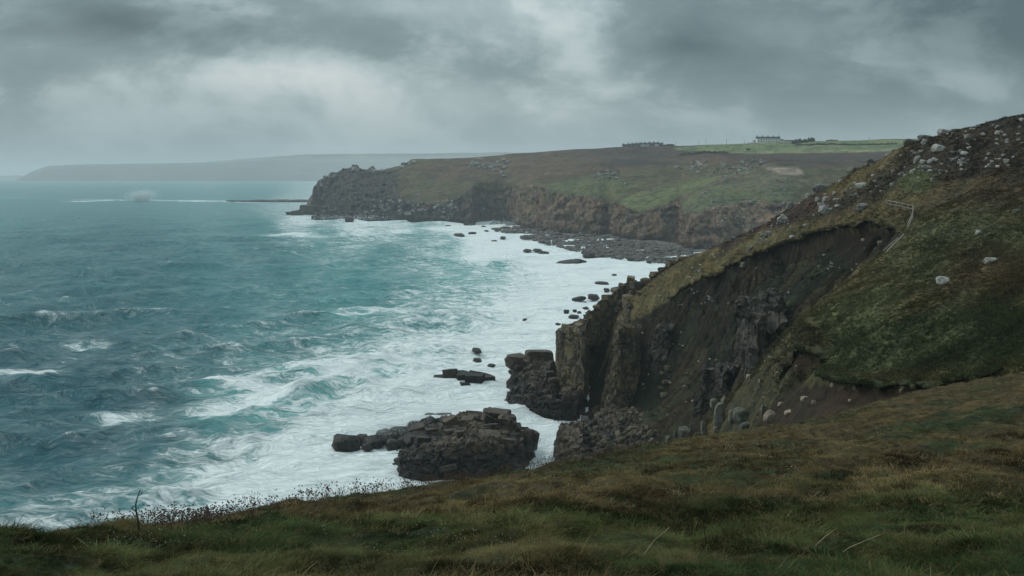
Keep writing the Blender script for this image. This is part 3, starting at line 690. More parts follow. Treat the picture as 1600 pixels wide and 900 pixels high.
far_hill('inland_hill', [(230, 268), (330, 252), (420, 245), (480, 241.5), (560, 241), (700, 239), (780, 238), (900, 240), (1100, 240)], 10800, 2200, 30, 521, (0.075, 0.085, 0.05), 20)
far_hill('distant_point_hill', [(-500, 281), (-60, 279), (0, 274.5), (25, 273.5), (45, 275), (90, 280)], 12500, 1200, -2, 541, (0.09, 0.1, 0.06), 3)

# ================================================================== SETTING: sea
rowsS = np.concatenate([np.arange(1060, 420, -1.45), np.arange(420, 300, -1.0), np.arange(300, 276.4, -0.7), [276.0]])
ds = dsea(rowsS); us = np.arange(-0.86, 0.50, 2.4 / FPX)
YS, US = np.meshgrid(ds, us, indexing='ij'); XS = YS * US
spy = np.gradient(ds)[:, None] + 0 * US; spx = (us[1] - us[0]) * YS
xs_, ys_ = XS.ravel(), YS.ravel(); spy, spx = spy.ravel(), spx.ravel()
pxS = 800 + FPX * US.ravel(); pyS = HOR + EYE * FPX / ys_
foam_pts = [  # (px, py, foam 0..1) how white the water is
    (0, 300, .12), (200, 300, .12), (400, 296, .12), (0, 360, .16), (200, 360, .10), (400, 350, .12), (0, 440, .18), (150, 430, .14), (300, 430, .14), (450, 420, .20), (600, 400, .30), (560, 440, .25), (0, 520, .2), (200, 510, .22), (350, 490, .22), (500, 480, .30), (650, 440, .36), (780, 420, .40),
    (0, 640, .18), (120, 620, .2), (100, 720, .2), (0, 790, .35), (60, 830, .5), (200, 760, .35), (220, 700, .25), (300, 640, .3), (300, 560, .3), (420, 545, .34), (550, 520, .40), (680, 480, .50), (560, 470, .28), (720, 500, .58),
    (650, 370, .35), (720, 358, .8), (620, 353, .62), (560, 350, .7), (470, 342, .7), (440, 325, .45), (500, 365, .35), (420, 330, .4), (690, 375, .5), (760, 372, .9), (800, 380, .95), (760, 400, .85), (840, 400, 1.0), (900, 405, 1.05), (980, 415, 1.05), (700, 395, .45), (800, 410, .7), (720, 425, .42), (820, 440, .7), (900, 440, 1.0), (950, 440, 1.05),
    (820, 480, .85), (760, 510, .75), (880, 500, 1.0), (780, 550, .85), (680, 545, .72), (860, 540, 1.0), (600, 570, .62), (640, 600, .85), (740, 620, .98), (660, 640, 1.0), (560, 640, .9), (600, 690, 1.05), (500, 655, .74), (450, 700, .92), (380, 700, .68), (330, 740, .72), (420, 760, 1.0), (540, 740, 1.05), (480, 800, 1.0), (300, 790, .6), (320, 830, .7), (640, 770, 1.0), (780, 650, 1.05), (850, 690, 1.05), (900, 650, 1.05), (900, 760, 1.0), (330, 665, .36), (420, 655, .42), (470, 620, .45), (260, 720, .45), (1100, 450, 1.0), (1100, 700, 1), (150, 800, .45), (540, 610, .5)]
foam = shepard(pxS, pyS, foam_pts); foam = foam + .20 * smooth(foam, .55, .9)
shallow_pts = [(0, 300, .42), (300, 300, .45), (0, 450, .24), (200, 400, .28), (400, 400, .36), (600, 400, .5), (800, 430, .75), (0, 600, .05), (150, 560, .12), (150, 680, .04), (300, 560, .25), (450, 540, .38), (600, 500, .5), (350, 660, .45), (420, 660, .62), (540, 600, .78), (700, 560, .8), (300, 740, .5), (150, 780, .35), (0, 780, .32), (60, 720, .1), (230, 640, .12), (500, 700, .9), (700, 700, 1), (900, 450, 1), (900, 650, .9), (560, 360, .55), (800, 390, .9), (220, 690, .2), (450, 330, .45), (260, 800, .45)]
shal = shepard(pxS, pyS, shallow_pts)
# waves: 50 Gerstner trains travelling toward the bay
nw = 54; lam = np.exp(np.linspace(math.log(4.2), math.log(85), nw)); wr = np.random.default_rng(5)
th0 = math.atan2(-0.86, 0.51); th = th0 + wr.normal(0, 1, nw) * (0.30 + 0.35 * (lam < 25)); ph = wr.uniform(0, 6.28, nw)
kk = 2 * math.pi / lam; Aw = 0.056 * lam / (2 * math.pi) * np.where(lam > 45, 1.0, 1.25)
zS = np.zeros_like(xs_); gx_ = np.zeros_like(xs_); gy_ = np.zeros_like(xs_); Jxx = np.zeros_like(xs_); Jyy = np.zeros_like(xs_); Jxy = np.zeros_like(xs_)
calm = 1 - 0.45 * smooth(foam, .7, 1.0)
for i in range(nw):
    cx, sy2 = math.cos(th[i]), math.sin(th[i])
    at_ = np.clip((lam[i] / (abs(cx) * spx + abs(sy2) * spy) - 2.2) / 2.5, 0, 1) * calm
    p_ = kk[i] * (cx * xs_ + sy2 * ys_) + ph[i] + 0.9 * vn2(xs_ / 90, ys_ / 90, 600 + i)
    a_ = Aw[i] * at_; s_ = np.sin(p_); c_ = np.cos(p_)
    zS += a_ * c_; gx_ -= 0.9 * a_ * cx * s_; gy_ -= 0.9 * a_ * sy2 * s_
    Jxx += kk[i] * a_ * cx * cx * c_; Jyy += kk[i] * a_ * sy2 * sy2 * c_; Jxy += kk[i] * a_ * cx * sy2 * c_
J = (1 - .9 * Jxx) * (1 - .9 * Jyy) - (.9 * Jxy) ** 2
cap = smooth(-J, -0.58, -0.22)
# breakers: crest polylines seen in the bay  (points in view, height m, width m, foam)
BR = [([(352, 645), (440, 630), (500, 610), (535, 590), (572, 566)], 3.0, 6.5, 1.05), ([(230, 606), (300, 596), (345, 598), (410, 618)], 1.4, 6.5, .85), ([(118, 315.5), (170, 314), (215, 313.5), (300, 315), (400, 316)], 2.5, 26, .9), ([(-30, 585), (20, 588), (60, 592)], 1.0, 4, .8),
      ([(730, 407), (770, 399), (830, 400)], 1.6, 10, .5), ([(540, 499), (580, 494), (630, 490)], 1.4, 6, .45), ([(415, 369), (455, 367), (492, 371)], .8, 12, .45), ([(620, 365), (690, 358), (740, 362)], 1.2, 14, .35), ([(170, 655), (210, 652)], .6, 4, .4), ([(120, 542), (150, 541)], .6, 3, .5), ([(240, 548), (270, 545)], .6, 3, .5), ([(420, 580), (500, 574), (540, 575)], .8, 4, .4), ([(0, 282), (50, 282), (120, 281.6)], 2, 120, .5), ([(280, 282.6), (480, 283)], 2, 110, .5), ([(-30, 308), (40, 309)], 1, 30, .3)]
for pl, hh, ww, ff in BR:
    W = [((a - 800) / FPX * dsea(b), dsea(b)) for a, b in pl]
    dd = seg_dist(xs_ + 2 * fbm2(xs_ / 14, ys_ / 14, 2, 650) * min(ww / 5, 6), ys_ + 2.2 * fbm2(xs_ / 11, ys_ / 11, 2, 651) * min(ww / 5, 6), W)
    # steeper on the shore side, long foam trail on the seaward side
    de = np.minimum(np.hypot(xs_ - W[0][0], ys_ - W[0][1]), np.hypot(xs_ - W[-1][0], ys_ - W[-1][1]))
    zS += hh * np.exp(-(dd / ww) ** 2) * smooth(de, 0, 3.0 * ww)
    yc = np.interp(xs_, [w[0] for w in W], [w[1] for w in W]); sea_side = ys_ > yc
    foam += ff * np.where(sea_side, np.exp(-(dd / (ww * 1.5)) ** 2), np.exp(-(dd / (ww * .55)) ** 2)) * (0.75 + .5 * fbm2(xs_ / 7, ys_ / 5, 3, 660))
    shal += .25 * np.exp(-(dd / (ww * 1.6)) ** 2)
co = np.stack([xs_ + gx_, ys_ + gy_, zS], 1)
me = np_mesh('sea', co, grid_faces(len(ds), len(us)))
set_attr(me, 'foam', foam); set_attr(me, 'cap', cap); set_attr(me, 'shallow', np.clip(shal, 0, 1.2))
m, nt, out = new_mat('sea_water')
pos = nd(nt, 'ShaderNodeNewGeometry').outputs['Position']
fo = nd(nt, 'ShaderNodeAttribute', None, attribute_name='foam').outputs['Fac']
ca = nd(nt, 'ShaderNodeAttribute', None, attribute_name='cap').outputs['Fac']
sh = nd(nt, 'ShaderNodeAttribute', None, attribute_name='shallow').outputs['Fac']
flat = vmth(nt, 'MULTIPLY', pos, (1, 1, 0))
ROT = R(32)
warpn = nd(nt, 'ShaderNodeTexNoise', {'Vector': flat, 'Scale': 0.12, 'Detail': 3}).outputs['Color']
wv = vmth(nt, 'ADD', flat, vmth(nt, 'MULTIPLY', vmth(nt, 'SUBTRACT', warpn, (.5, .5, .5)), (9, 9, 0)))
st = noise(nt, scaled(nt, wv, (0.10, 0.34, 1), -ROT), 1.0, 7, 0.66)          # wind streaks
st2 = noise(nt, scaled(nt, wv, (0.6, 1.7, 1), -ROT), 1.0, 6, 0.75)
lace = nd(nt, 'ShaderNodeTexVoronoi', {'Vector': scaled(nt, wv, (0.22, 0.36, 1), -ROT), 'Scale': 1.0, 'Detail': 2.5, 'Roughness': .6}, feature='DISTANCE_TO_EDGE').outputs['Distance']
lacef = sstep(nt, lace, 0.0, 0.16, 1.0, 0.0)
big_ = noise(nt, wv, 0.035, 4, 0.55)
tot = mth(nt, 'ADD', fo, mth(nt, 'MULTIPLY', mth(nt, 'SUBTRACT', st, .5), 1.7))
tot = mth(nt, 'ADD', tot, mth(nt, 'MULTIPLY', mth(nt, 'SUBTRACT', st2, .5), .95))
tot = mth(nt, 'ADD', tot, mth(nt, 'MULTIPLY', mth(nt, 'SUBTRACT', big_, .5), .6))
tot = mth(nt, 'ADD', tot, mth(nt, 'MULTIPLY', mth(nt, 'MULTIPLY', lacef, .30), sstep(nt, fo, .15, .5)))
tot = mth(nt, 'ADD', tot, mth(nt, 'MULTIPLY', ca, .52))
fleck = sstep(nt, noise(nt, scaled(nt, wv, (0.05, 0.15, 1), -R(8)), 1.0, 6, 0.68), .60, .74)
tot = mth(nt, 'ADD', tot, mth(nt, 'MULTIPLY', fleck, .62))
ff_ = mth(nt, 'MULTIPLY', sstep(nt, tot, .40, 1.08), 0.97)
thin = mth(nt, 'MULTIPLY', sstep(nt, tot, .10, .75), 0.17)
ff_ = mth(nt, 'MAXIMUM', ff_, thin)
wcol = mixc(nt, sstep(nt, sh, 0.0, 1.0), (0.007, 0.080, 0.106), (0.060, 0.315, 0.308))
wcol = mixc(nt, mth(nt, 'MULTIPLY', sstep(nt, big_, .4, .65), .35), wcol, vmth(nt, 'MULTIPLY', wcol, (1.4, 1.45, 1.35)))
hw = noise(nt, scaled(nt, wv, (.5, 1.1, 1), -ROT), 1.0, 6, 0.7)
hw2 = noise(nt, scaled(nt, wv, (.13, .34, 1), -ROT), 1.0, 3, 0.6)
bp = nd(nt, 'ShaderNodeBump', {'Strength': 0.9, 'Distance': 0.9, 'Height': mth(nt, 'ADD', mth(nt, 'MULTIPLY_ADD', noise(nt, scaled(nt, wv, (.030, .085, 1), -R(10)), 1.0, 4, 0.6), 7.0, mth(nt, 'MULTIPLY_ADD', hw2, 2.4, hw)), mth(nt, 'MULTIPLY', ff_, .4))}).outputs[0]
wb = nd(nt, 'ShaderNodeBsdfPrincipled', {'Base Color': wcol, 'Roughness': 0.34, 'IOR': 1.33, 'Specular IOR Level': 0.26, 'Normal': bp})
fcolr = mixc(nt, sstep(nt, st2, .35, .65), (0.68, 0.75, 0.77), (0.86, 0.90, 0.90))
fb = nd(nt, 'ShaderNodeBsdfPrincipled', {'Base Color': fcolr, 'Roughness': 0.9, 'Specular IOR Level': 0.1, 'Normal': bp})
mx = nd(nt, 'ShaderNodeMixShader', {0: ff_, 1: wb.outputs[0], 2: fb.outputs[0]}); nt.links.new(mx.outputs[0], out.inputs[0])
M['sea'] = m
tag(obj('sea', me, m), kind='structure')

def crest(F, px, d0=120, d1=300):
    d = np.arange(d0, d1, .5); x = (px - 800) / FPX * d; z = F.at(x, d); i = int(np.argmax((z - EYE) / d)); return Vector((x[i], d[i], z[i] - .1))
# ================================================================== ROCKS
def place_stone(name, me, loc, dims, rot, parent=None):
    o = bpy.data.objects.new(name, me); C.objects.link(o)
    o.location = loc; o.scale = dims; o.rotation_euler = rot
    if parent is not None: o.parent = parent
    return o
rr = random.Random(42)
LAND = []            # (px, py, phrase) landmarks other stones are described by
USED = set()
def near_label(px, py, w, h, noun, where):
    size = 'tiny' if w < 4 else 'small' if w < 6 else 'medium'
    shape = 'flat ' if h < .68 * w else 'blocky ' if h > .85 * w else ''
    for a, b, ph in sorted(LAND, key=lambda q: (q[0] - px) ** 2 + 2 * (q[1] - py) ** 2)[:14]:
        dx_, dy_ = px - a, py - b
        rel = ('right of' if dx_ > 0 else 'left of') if abs(dx_) > abs(dy_) * 1.3 else ('below' if dy_ > 0 else 'above')
        far = 'just ' if math.hypot(dx_, dy_) < 14 else '' if math.hypot(dx_, dy_) < 40 else 'well '
        for extra in ('', where + ' '):
            lb = f'{size} {shape}{noun} {extra}{far}{rel} the {ph}'
            if len(lb.split()) <= 16 and lb not in USED: USED.add(lb); return lb
    lb = f'{size} {noun} {where}'; USED.add(lb); return lb
ORIG = [0]
def wall_blocks(parent, pts, mat, wcol=(2.4, 3.8), hrow=(2.5, 6.0), depth=4.0, lean=0.0, name='rock_block', jut=.22, ragged=.5, gap=(1.05, 1.04)):
    """jointed granite face: courses of blocks along a plan line; pts = (x, y, z_bottom, z_top)"""
    zlo = min(p[2] for p in pts); zhi = max(p[3] for p in pts); courses = [zlo]
    while courses[-1] < zhi: courses.append(courses[-1] + rr.uniform(*hrow))
    for (x0, y0, b0, t0), (x1, y1, b1_, t1) in zip(pts[:-1], pts[1:]):
        L = math.hypot(x1 - x0, y1 - y0); ang = math.atan2(y1 - y0, x1 - x0); s = 0.0
        nx_, ny_ = math.sin(ang), -math.cos(ang)                 # outward
        while s < L - 0.4:
            w = min(rr.uniform(*wcol), L - s + .6); f = (s + w / 2) / L
            zb = b0 + (b1_ - b0) * f; zt = t0 + (t1 - t0) * f + rr.uniform(-ragged, ragged * .7)
            off = rr.uniform(-jut, jut)
            for z0_, z1_ in zip(courses[:-1], courses[1:]):
                z0_ = max(z0_ + rr.uniform(-.25, .25), zb); z1_ = min(z1_, zt)
                if z1_ - z0_ < .5: continue
                h = z1_ - z0_
                o2 = off + rr.uniform(-jut, jut) * .5 - depth / 2 + .5 - lean * (z0_ - zb)
                cx = x0 + (x1 - x0) * f + nx_ * o2; cy_ = y0 + (y1 - y0) * f + ny_ * o2
                place_stone(name, block_me(mat, rr.randrange(8)), (cx, cy_, z0_ + h / 2), (w * gap[0], depth, h * gap[1]), (rr.uniform(-.03, .03), rr.uniform(-.03, .03), ang + rr.uniform(-.06, .06)), parent)
            s += w
def prism(name, poly, mat, parent, zb=-3.0, rough=0.5, seed=0):
    """solid core: plan polygon with a top height at each corner"""
    n_ = len(poly); co_ = [(x, y, zb) for x, y, z in poly] + [(x, y, z) for x, y, z in poly]
    bm = bmesh.new(); v = [bm.verts.new(c) for c in co_]
    cx = sum(p[0] for p in poly) / n_; cy_ = sum(p[1] for p in poly) / n_; cz = sum(p[2] for p in poly) / n_
    top = bm.verts.new((cx, cy_, cz))
    for i in range(n_):
        j = (i + 1) % n_
        bm.faces.new((v[i], v[j], v[n_ + j], v[n_ + i])); bm.faces.new((v[n_ + i], v[n_ + j], top))
    bmesh.ops.recalc_face_normals(bm, faces=bm.faces)
    bmesh.ops.triangulate(bm, faces=bm.faces)
    for _ in range(3): bmesh.ops.subdivide_edges(bm, edges=bm.edges, cuts=1, use_grid_fill=True)
    c = np.array([q.co[:] for q in bm.verts])
    dx_ = fbm3(c[:, 0] / 3, c[:, 1] / 3, c[:, 2] / 5, 3, seed); dz_ = fbm3(c[:, 0] / 2.5 + 9, c[:, 1] / 2.5, c[:, 2] / 2.5, 3, seed + 5)
    for q, a, b in zip(bm.verts, dx_, dz_): q.co += Vector((a * rough, a * rough, b * rough * .7))
    me = bpy.data.meshes.new(name); bm.to_mesh(me); bm.free()
    return obj(name, me, M[mat], parent)
def rock_sheet(name, pts, closed, mat, parent, cell, amp, crack, seed, res=.35, back=3.0, batter=.05, hollow=None, rough=1.0):
    """craggy face along a plan line (x, y, z_bottom, z_top), with a rough top running back from its edge"""
    p = np.array(pts + ([pts[0]] if closed else []), float)
    L = np.r_[0, np.cumsum(np.hypot(np.diff(p[:, 0]), np.diff(p[:, 1])))]; n_ = int(L[-1] / res) + 2; q = np.linspace(0, L[-1], n_)
    c = np.stack([np.interp(q, L, p[:, k]) for k in range(4)], 1)
    cen = p[:, :2].mean(0); tg = np.gradient(c[:, :2], axis=0); nrm = np.stack([tg[:, 1], -tg[:, 0]], 1); nrm /= np.linalg.norm(nrm, axis=1, keepdims=True) + 1e-9
    H_ = (c[:, 3] - c[:, 2]).max(); nv = int(H_ / res) + 2; v = np.linspace(0, 1, nv)[:, None]
    Zt = c[None, :, 3] + .7 * rough * fbm2(q / 3.0, q * 0 + seed, 3, seed)[None]
    Z_ = c[None, :, 2] + (Zt - c[None, :, 2]) * v
    ins = batter * (Z_ - c[None, :, 2])
    XY = c[None, :, :2] - nrm[None] * ins[..., None]
    G_ = np.concatenate([XY, Z_[..., None]], -1)
    if hollow is not None: G_ = hollow(G_, q[None] + 0 * Z_, nrm)
    t_ = np.linspace(0, 1, 14)[1:, None]; top = G_[-1][None]
    if closed:
        tgt = np.concatenate([np.tile(cen, (n_, 1)), np.full((n_, 1), p[:, 3].mean())], 1)[None]; cap = top + (tgt - top) * t_[..., None]
    else:
        cap = np.repeat(top, 13, 0).copy(); cap[..., 0] -= nrm[None, :, 0] * back * t_; cap[..., 1] -= nrm[None, :, 1] * back * t_
    cap[..., 2] += .8 * rough * fbm2(cap[..., 0] / 2, cap[..., 1] / 2, 3, seed + 3)
    G_ = np.concatenate([G_, cap], 0)
    G_ = jointed(G_, cell, amp, crack, seed)
    return obj(name, np_mesh(name, G_.reshape(-1, 3), grid_faces(G_.shape[0], G_.shape[1]), False), M[mat], parent)
def tin_mass(name, ctl, mat, parent, h=0.7, rough=.5, seed=0, sm=1.0, cell=(2.4, 1.6, 1.3), amp=.55, crack=.45):
    """low rock mass from spot heights; returns its height field"""
    a = np.array(ctl); xs = np.arange(a[:, 0].min() - 3, a[:, 0].max() + 3, h); ys = np.arange(a[:, 1].min() - 3, a[:, 1].max() + 3, h)
    Z = blur(TIN([], ctl).raster(xs, ys, -4.0), sm / h); X_, Y_ = np.meshgrid(xs, ys)
    Z = Z + rough * fbm2(X_ / 2.2, Y_ / 2.2, 4, seed) * (Z > -1.5)
    e_, idc = worley(X_ / cell[0], Y_ / cell[1], X_ * 0 + .5, seed + 8); Z = Z + (Z > -1) * amp * 1.3 * (idc - .5)     # stepped slabs
    G_ = jointed(np.stack([X_, Y_, Z], -1), cell, amp, crack, seed + 20)
    co_ = G_.reshape(-1, 3); f = grid_faces(len(ys), len(xs), (Z > -2.5).ravel()); co_, f, _ = compact(co_, f, {})
    obj(name, np_mesh(name, co_, f, False), M[mat], parent)
    return Field(xs, ys, Z)
def cover(parent, F, n_, mat, size, flat=(.5, .9), zmin=.2, keep=None, shape='block', name='rock_block', tilt=.18, yaw=None, sink=.25, mind=0.62):
    got = []; tries = 0
    while len(got) < n_ and tries < n_ * 40:
        tries += 1
        x = rr.uniform(F.xs[0], F.xs[-1]); y = rr.uniform(F.ys[0], F.ys[-1]); z = float(F.at(x, y))
        if z < zmin or (keep and not keep(x, y, z)): continue
        s = rr.uniform(*size)
        if any((x - a) ** 2 + (y - b) ** 2 < (mind * (s + c) / 1.6) ** 2 for a, b, c in got): continue
        got.append((x, y, s))
        hz_ = s * rr.uniform(*flat)
        me = block_me(mat, rr.randrange(8)) if shape == 'block' else bould_me(mat, rr.randrange(10))
        yw = rr.uniform(0, 6.28) if yaw is None else yaw + rr.gauss(0, .25)
        place_stone(name, me, (x, y, z + hz_ * (.5 - sink) - .1), (s * rr.uniform(.85, 1.4), s * rr.uniform(.75, 1.1), hz_), (rr.gauss(0, tilt), rr.gauss(0, tilt), yw), parent)

# --- square buttress standing in the surf
t = empty('rock_buttress'); tag(t, 'tall square golden brown granite buttress rising straight from the surf beside the sea cave', 'cliff')
def wl(seq, zb=-1.5): return [(*PZ(px, d, 0)[:2], zb, z) for px, d, z in seq]
def cave(G_, q, nrm):
    x, y, z = G_[..., 0], G_[..., 1], G_[..., 2]; px = 800 + FPX * x / y
    w = smooth(px, 910, 920) * smooth(-px, -972, -955) * smooth(-z, -13.5, -9) * (y < 290) * (y > 250)
    G_ = G_.copy(); G_[..., 1] += 13 * w; G_[..., 0] += 2.5 * w; return G_
fpB = [(866, 268, 17.5), (868, 261, 18.8), (890, 255, 19.6), (912, 251, 20.4), (916, 262, 21), (921, 270, 22), (945, 277, 25.2), (968, 279, 27.4), (990, 284, 29.8), (1000, 300, 28), (962, 322, 15), (885, 300, 11)]
rock_sheet('rock_face', wl(fpB), True, 'butt', t, (3.4, 3.4, 6.5), .42, .42, 811, .38, hollow=cave, batter=.03)
for px, d, z, s in [(878, 262, 19.0, 2.0), (893, 260, 19.7, 1.6), (905, 259, 20.6, 1.9), (918, 268, 21.8, 1.8), (932, 275, 23.4, 2.0), (948, 280, 25.6, 2.2), (884, 272, 18.4, 2), (975, 284, 28.2, 2.4), (960, 283, 27, 2.0), (986, 286, 30, 2.4)]:
    place_stone('rock_block', block_me('butt', rr.randrange(8)) if rr.random() < .5 else bould_me('butt', rr.randrange(10)), PZ(px, d, z - .2), (s * 1.3, s, 1.5), (rr.gauss(0, .15), rr.gauss(0, .15), rr.uniform(0, 3)), t)
# --- fluted pillar on the near side of the cave
t = empty('rock_pillar'); tag(t, 'fluted brown granite pillar leaning over the near side of the sea cave', 'cliff')
rock_sheet('rock_face', wl([(938, 252, 5), (943, 247, 9), (951, 243, 14), (960, 240.5, 18.5), (971, 240, 22), (984, 241, 23.5), (1000, 243, 22), (1012, 250, 19), (1012, 266, 24), (985, 275, 26), (955, 272, 21)], 0), True, 'butt', t, (1.7, 1.7, 6.5), .5, .5, 831, .33, batter=.10)
for px, py, w, h in [(980, 495, 10, 9), (990, 500, 9, 8), (970, 515, 8, 9), (1000, 510, 9, 9), (962, 535, 8, 9), (985, 480, 10, 8)]:
    d = 246; k_ = d / FPX; place_stone('rock_block', bould_me('butt', rr.randrange(10)), P(px, py, d), (w * k_, w * k_, h * k_), (rr.gauss(0, .2), rr.gauss(0, .2), rr.uniform(0, 3)), t)
# --- slab platform left of the buttress
t = empty('rock_platform'); tag(t, 'dark wet slabby rock platform at the foot of the square buttress', 'rocks')
S0 = lambda px, py: PZ(px, dsea(py), -2.0)
ctl = [S0(786, 634), S0(812, 645), S0(845, 652), S0(880, 655), S0(784, 608), S0(800, 590), S0(786, 568), S0(812, 545)] + [P(*q) for q in [(805, 566, 287), (830, 555, 285), (862, 562, 270), (830, 590, 270), (862, 612, 257), (800, 622, 262), (845, 637, 252), (872, 640, 249), (870, 590, 258), (815, 605, 268), (875, 560, 275)]]
Fp = tin_mass('rock_core', ctl, 'wet', t, .4, .7, 51, 1.0, (3.6, 2.4, .8), .8, .45)
cover(t, Fp, 26, 'wet', (1.2, 3.0), (.35, .6), .3, yaw=.3, tilt=.2, sink=.2)
cover(t, Fp, 30, 'wet', (.6, 1.5), (.5, .9), .3, tilt=.4, sink=.1, mind=.5, shape='boulder')
place_stone('rock_block', bould_me('wet', 3), P(808, 564, 286), (7.5, 5, 4.6), (0, 0, .2), t)
place_stone('rock_block', block_me('wet', 5), P(842, 556, 282), (8.5, 5, 3.4), (0, .05, .3), t)
rock_sheet('rock_face', wl([(792, 262, 1.6), (806, 255, 3.0), (826, 250.5, 3.4), (850, 247.5, 3.0), (878, 246, 4.0), (902, 247, 5.5), (918, 256, 5)]), False, 'wet', t, (3.0, 3.0, 1.8), .7, .45, 851, .36, back=5)
o = place_stone('surf_rock', bould_me('wet', 2), PZ(866, 292, 2.2), (3.6, 4, 6), (0, .15, .4)); tag(o, 'upright dark rock just left of the top of the square buttress', 'rock')
# --- the islet in front
t = empty('rocky_islet'); tag(t, 'large dark blocky rock islet in the surf below the grassy brow', 'islet')
ctl = [S0(626, 737), S0(690, 747), S0(760, 747), S0(815, 742), S0(838, 708), S0(836, 690), S0(812, 672), S0(800, 668), S0(740, 664), S0(690, 662), S0(660, 660), S0(596, 685), S0(600, 705), S0(625, 715)] + [P(*q) for q in [(630, 716, 205), (690, 700, 201), (745, 686, 201.5), (790, 690, 204), (812, 700, 206), (800, 652, 221), (760, 644, 227), (705, 652, 231), (672, 652, 239), (640, 684, 219), (608, 690, 222), (690, 672, 218), (750, 666, 216), (830, 690, 215), (660, 700, 209), (720, 650, 230), (783, 642, 225)]]
Fi = tin_mass('rock_core', ctl, 'wet', t, .34, .9, 61, .6, (3.6, 2.4, .9), .85, .5)
cover(t, Fi, 34, 'wet', (1.4, 3.8), (.25, .55), .4, yaw=.25, tilt=.16, sink=.15, mind=.62)
cover(t, Fi, 46, 'wet', (.6, 1.7), (.35, .8), .4, tilt=.3, sink=.15, mind=.5)
rock_sheet('rock_face', wl([(624, 204, 1.8), (632, 201.5, 2.4), (652, 200, 2.6), (672, 198.5, 4.2), (690, 197.5, 5.0), (730, 197.3, 6.3), (770, 198.3, 6.6), (800, 201.5, 5.4), (818, 208, 4.4), (826, 214, 3.6)]), False, 'wet', t, (3.6, 3.6, 1.5), .75, .5, 871, .32, back=4.5, batter=.10)
for px, d, z, s in [(820, 213, 4.2, 2.2), (826, 213, 4.6, 1.8), (832, 215, 3.6, 2.0), (818, 215, 4.6, 1.8)]:
    place_stone('rock_block', block_me('wet', rr.randrange(8)), PZ(px, d, z - 1.2), (s, s, 4.2), (.1, .15, rr.uniform(0, 3)), t)
for px, d, z, s in [(780, 223, 6.4, 4.2), (766, 225, 6.2, 3.4), (794, 222, 6.0, 3.0), (764, 206, 6.0, 4.4)]:
    place_stone('rock_block', block_me('wet', rr.randrange(8)), PZ(px, d, z - .6), (s * 1.1, s, s * .6), (.05, .05, rr.uniform(-.3, .3)), t)
# --- islet tail and detached rocks in the surf
t = empty('rock_skerry'); tag(t, 'chain of low dark wave-washed rocks trailing left from the big islet', 'rocks')
for px, py, w, h in [(541, 697, 44, 26), (566, 690, 22, 18), (585, 693, 34, 18), (608, 688, 30, 20), (626, 684, 34, 26), (574, 700, 18, 12), (650, 696, 46, 30), (618, 700, 30, 22), (672, 655, 30, 12), (692, 652, 34, 10), (655, 668, 38, 16), (600, 678, 24, 12)]:
    d = dsea(py + 2); k_ = d / FPX
    place_stone('rock_block', bould_me('wet', rr.randrange(10)), PZ(px, d, h * k_ * .22), (w * k_ * 1.1, w * k_ * .8, h * k_ * 1.1), (rr.gauss(0, .1), rr.gauss(0, .1), rr.uniform(-.5, .5)), t)
t = empty('rock_skerry'); tag(t, 'low flat rock with white water pouring over it, left of the slab platform', 'rocks')
for px, py, w, h in [(688, 597, 18, 12), (704, 596, 22, 20), (724, 598, 24, 16), (742, 600, 26, 16), (757, 596, 26, 10), (715, 590, 34, 9), (748, 586, 30, 7), (726, 604, 14, 8), (736, 592, 22, 12)]:
    d = dsea(py + 3); k_ = d / FPX
    place_stone('rock_block', block_me('wet', rr.randrange(8)), PZ(px, d, h * k_ * .4), (w * k_ * 1.15, w * k_, h * k_ * 1.5), (rr.gauss(0, .16), rr.gauss(0, .12), rr.uniform(-.5, .5)), t)
surf = [(745, 548, 14, 6, 'small dark rock awash left of the upright rock by the buttress'), (746, 563, 13, 6, 'dark rounded rock in foam below another small rock left of the platform'), (768, 572, 12, 5, 'small grey rock awash beside the rock with pouring white water'),
        (904, 467, 20, 7, 'long dark rock awash near the top of the buttress'), (928, 464, 18, 7, 'dark rounded rock beside a long dark rock awash off the beach'), (912, 474, 14, 4, None), (946, 468, 11, 4, None), (955, 472, 8, 5, None), (885, 487, 9, 5, None), (898, 486, 7, 4, None), (905, 489, 7, 5, None), (897, 495, 15, 6, 'dark rock awash just above the square buttress in the foam'), (918, 490, 8, 4, None), (915, 482, 8, 3, None),
        (940, 443, 22, 6, 'flat dark rock awash off the near end of the boulder beach'), (965, 452, 18, 6, None), (948, 453, 9, 6, None), (969, 446, 11, 3, None), (960, 430, 8, 3, None), (872, 507, 7, 3, None), (820, 500, 7, 3, None), (888, 410, 34, 7, 'long flat dark ledge awash in the white bay'), (905, 408, 22, 6, None), (850, 395, 15, 5, None), (840, 391, 14, 4, None), (825, 391, 12, 4, None), (920, 398, 20, 9, 'black rock standing at the edge of the boulder beach'), (938, 401, 14, 6, None),
        (773, 358, 12, 4, None), (737, 351, 10, 3, None), (718, 367, 16, 5, 'small double rock awash below the dark cove'), (698, 355, 6, 3, None), (738, 364, 12, 4, None), (786, 371, 9, 4, None), (772, 377, 10, 4, None), (822, 392, 8, 3, None), (700, 353, 8, 3, None), (760, 361, 7, 3, None), (756, 354, 7, 3, None), (795, 366, 10, 4, None)]
SL = [(904, 467, 'long dark rock awash by the buttress'), (897, 495, 'rock awash just above the buttress'), (940, 443, 'flat rock off the beach end'), (888, 410, 'long flat ledge in the bay'), (920, 398, 'black rock at the beach edge'), (718, 367, 'small double rock below the cove'), (745, 548, 'lone rock left of the platform'), (780, 300, 'dark cove'), (870, 515, 'top of the square buttress')]
LAND[:] = SL
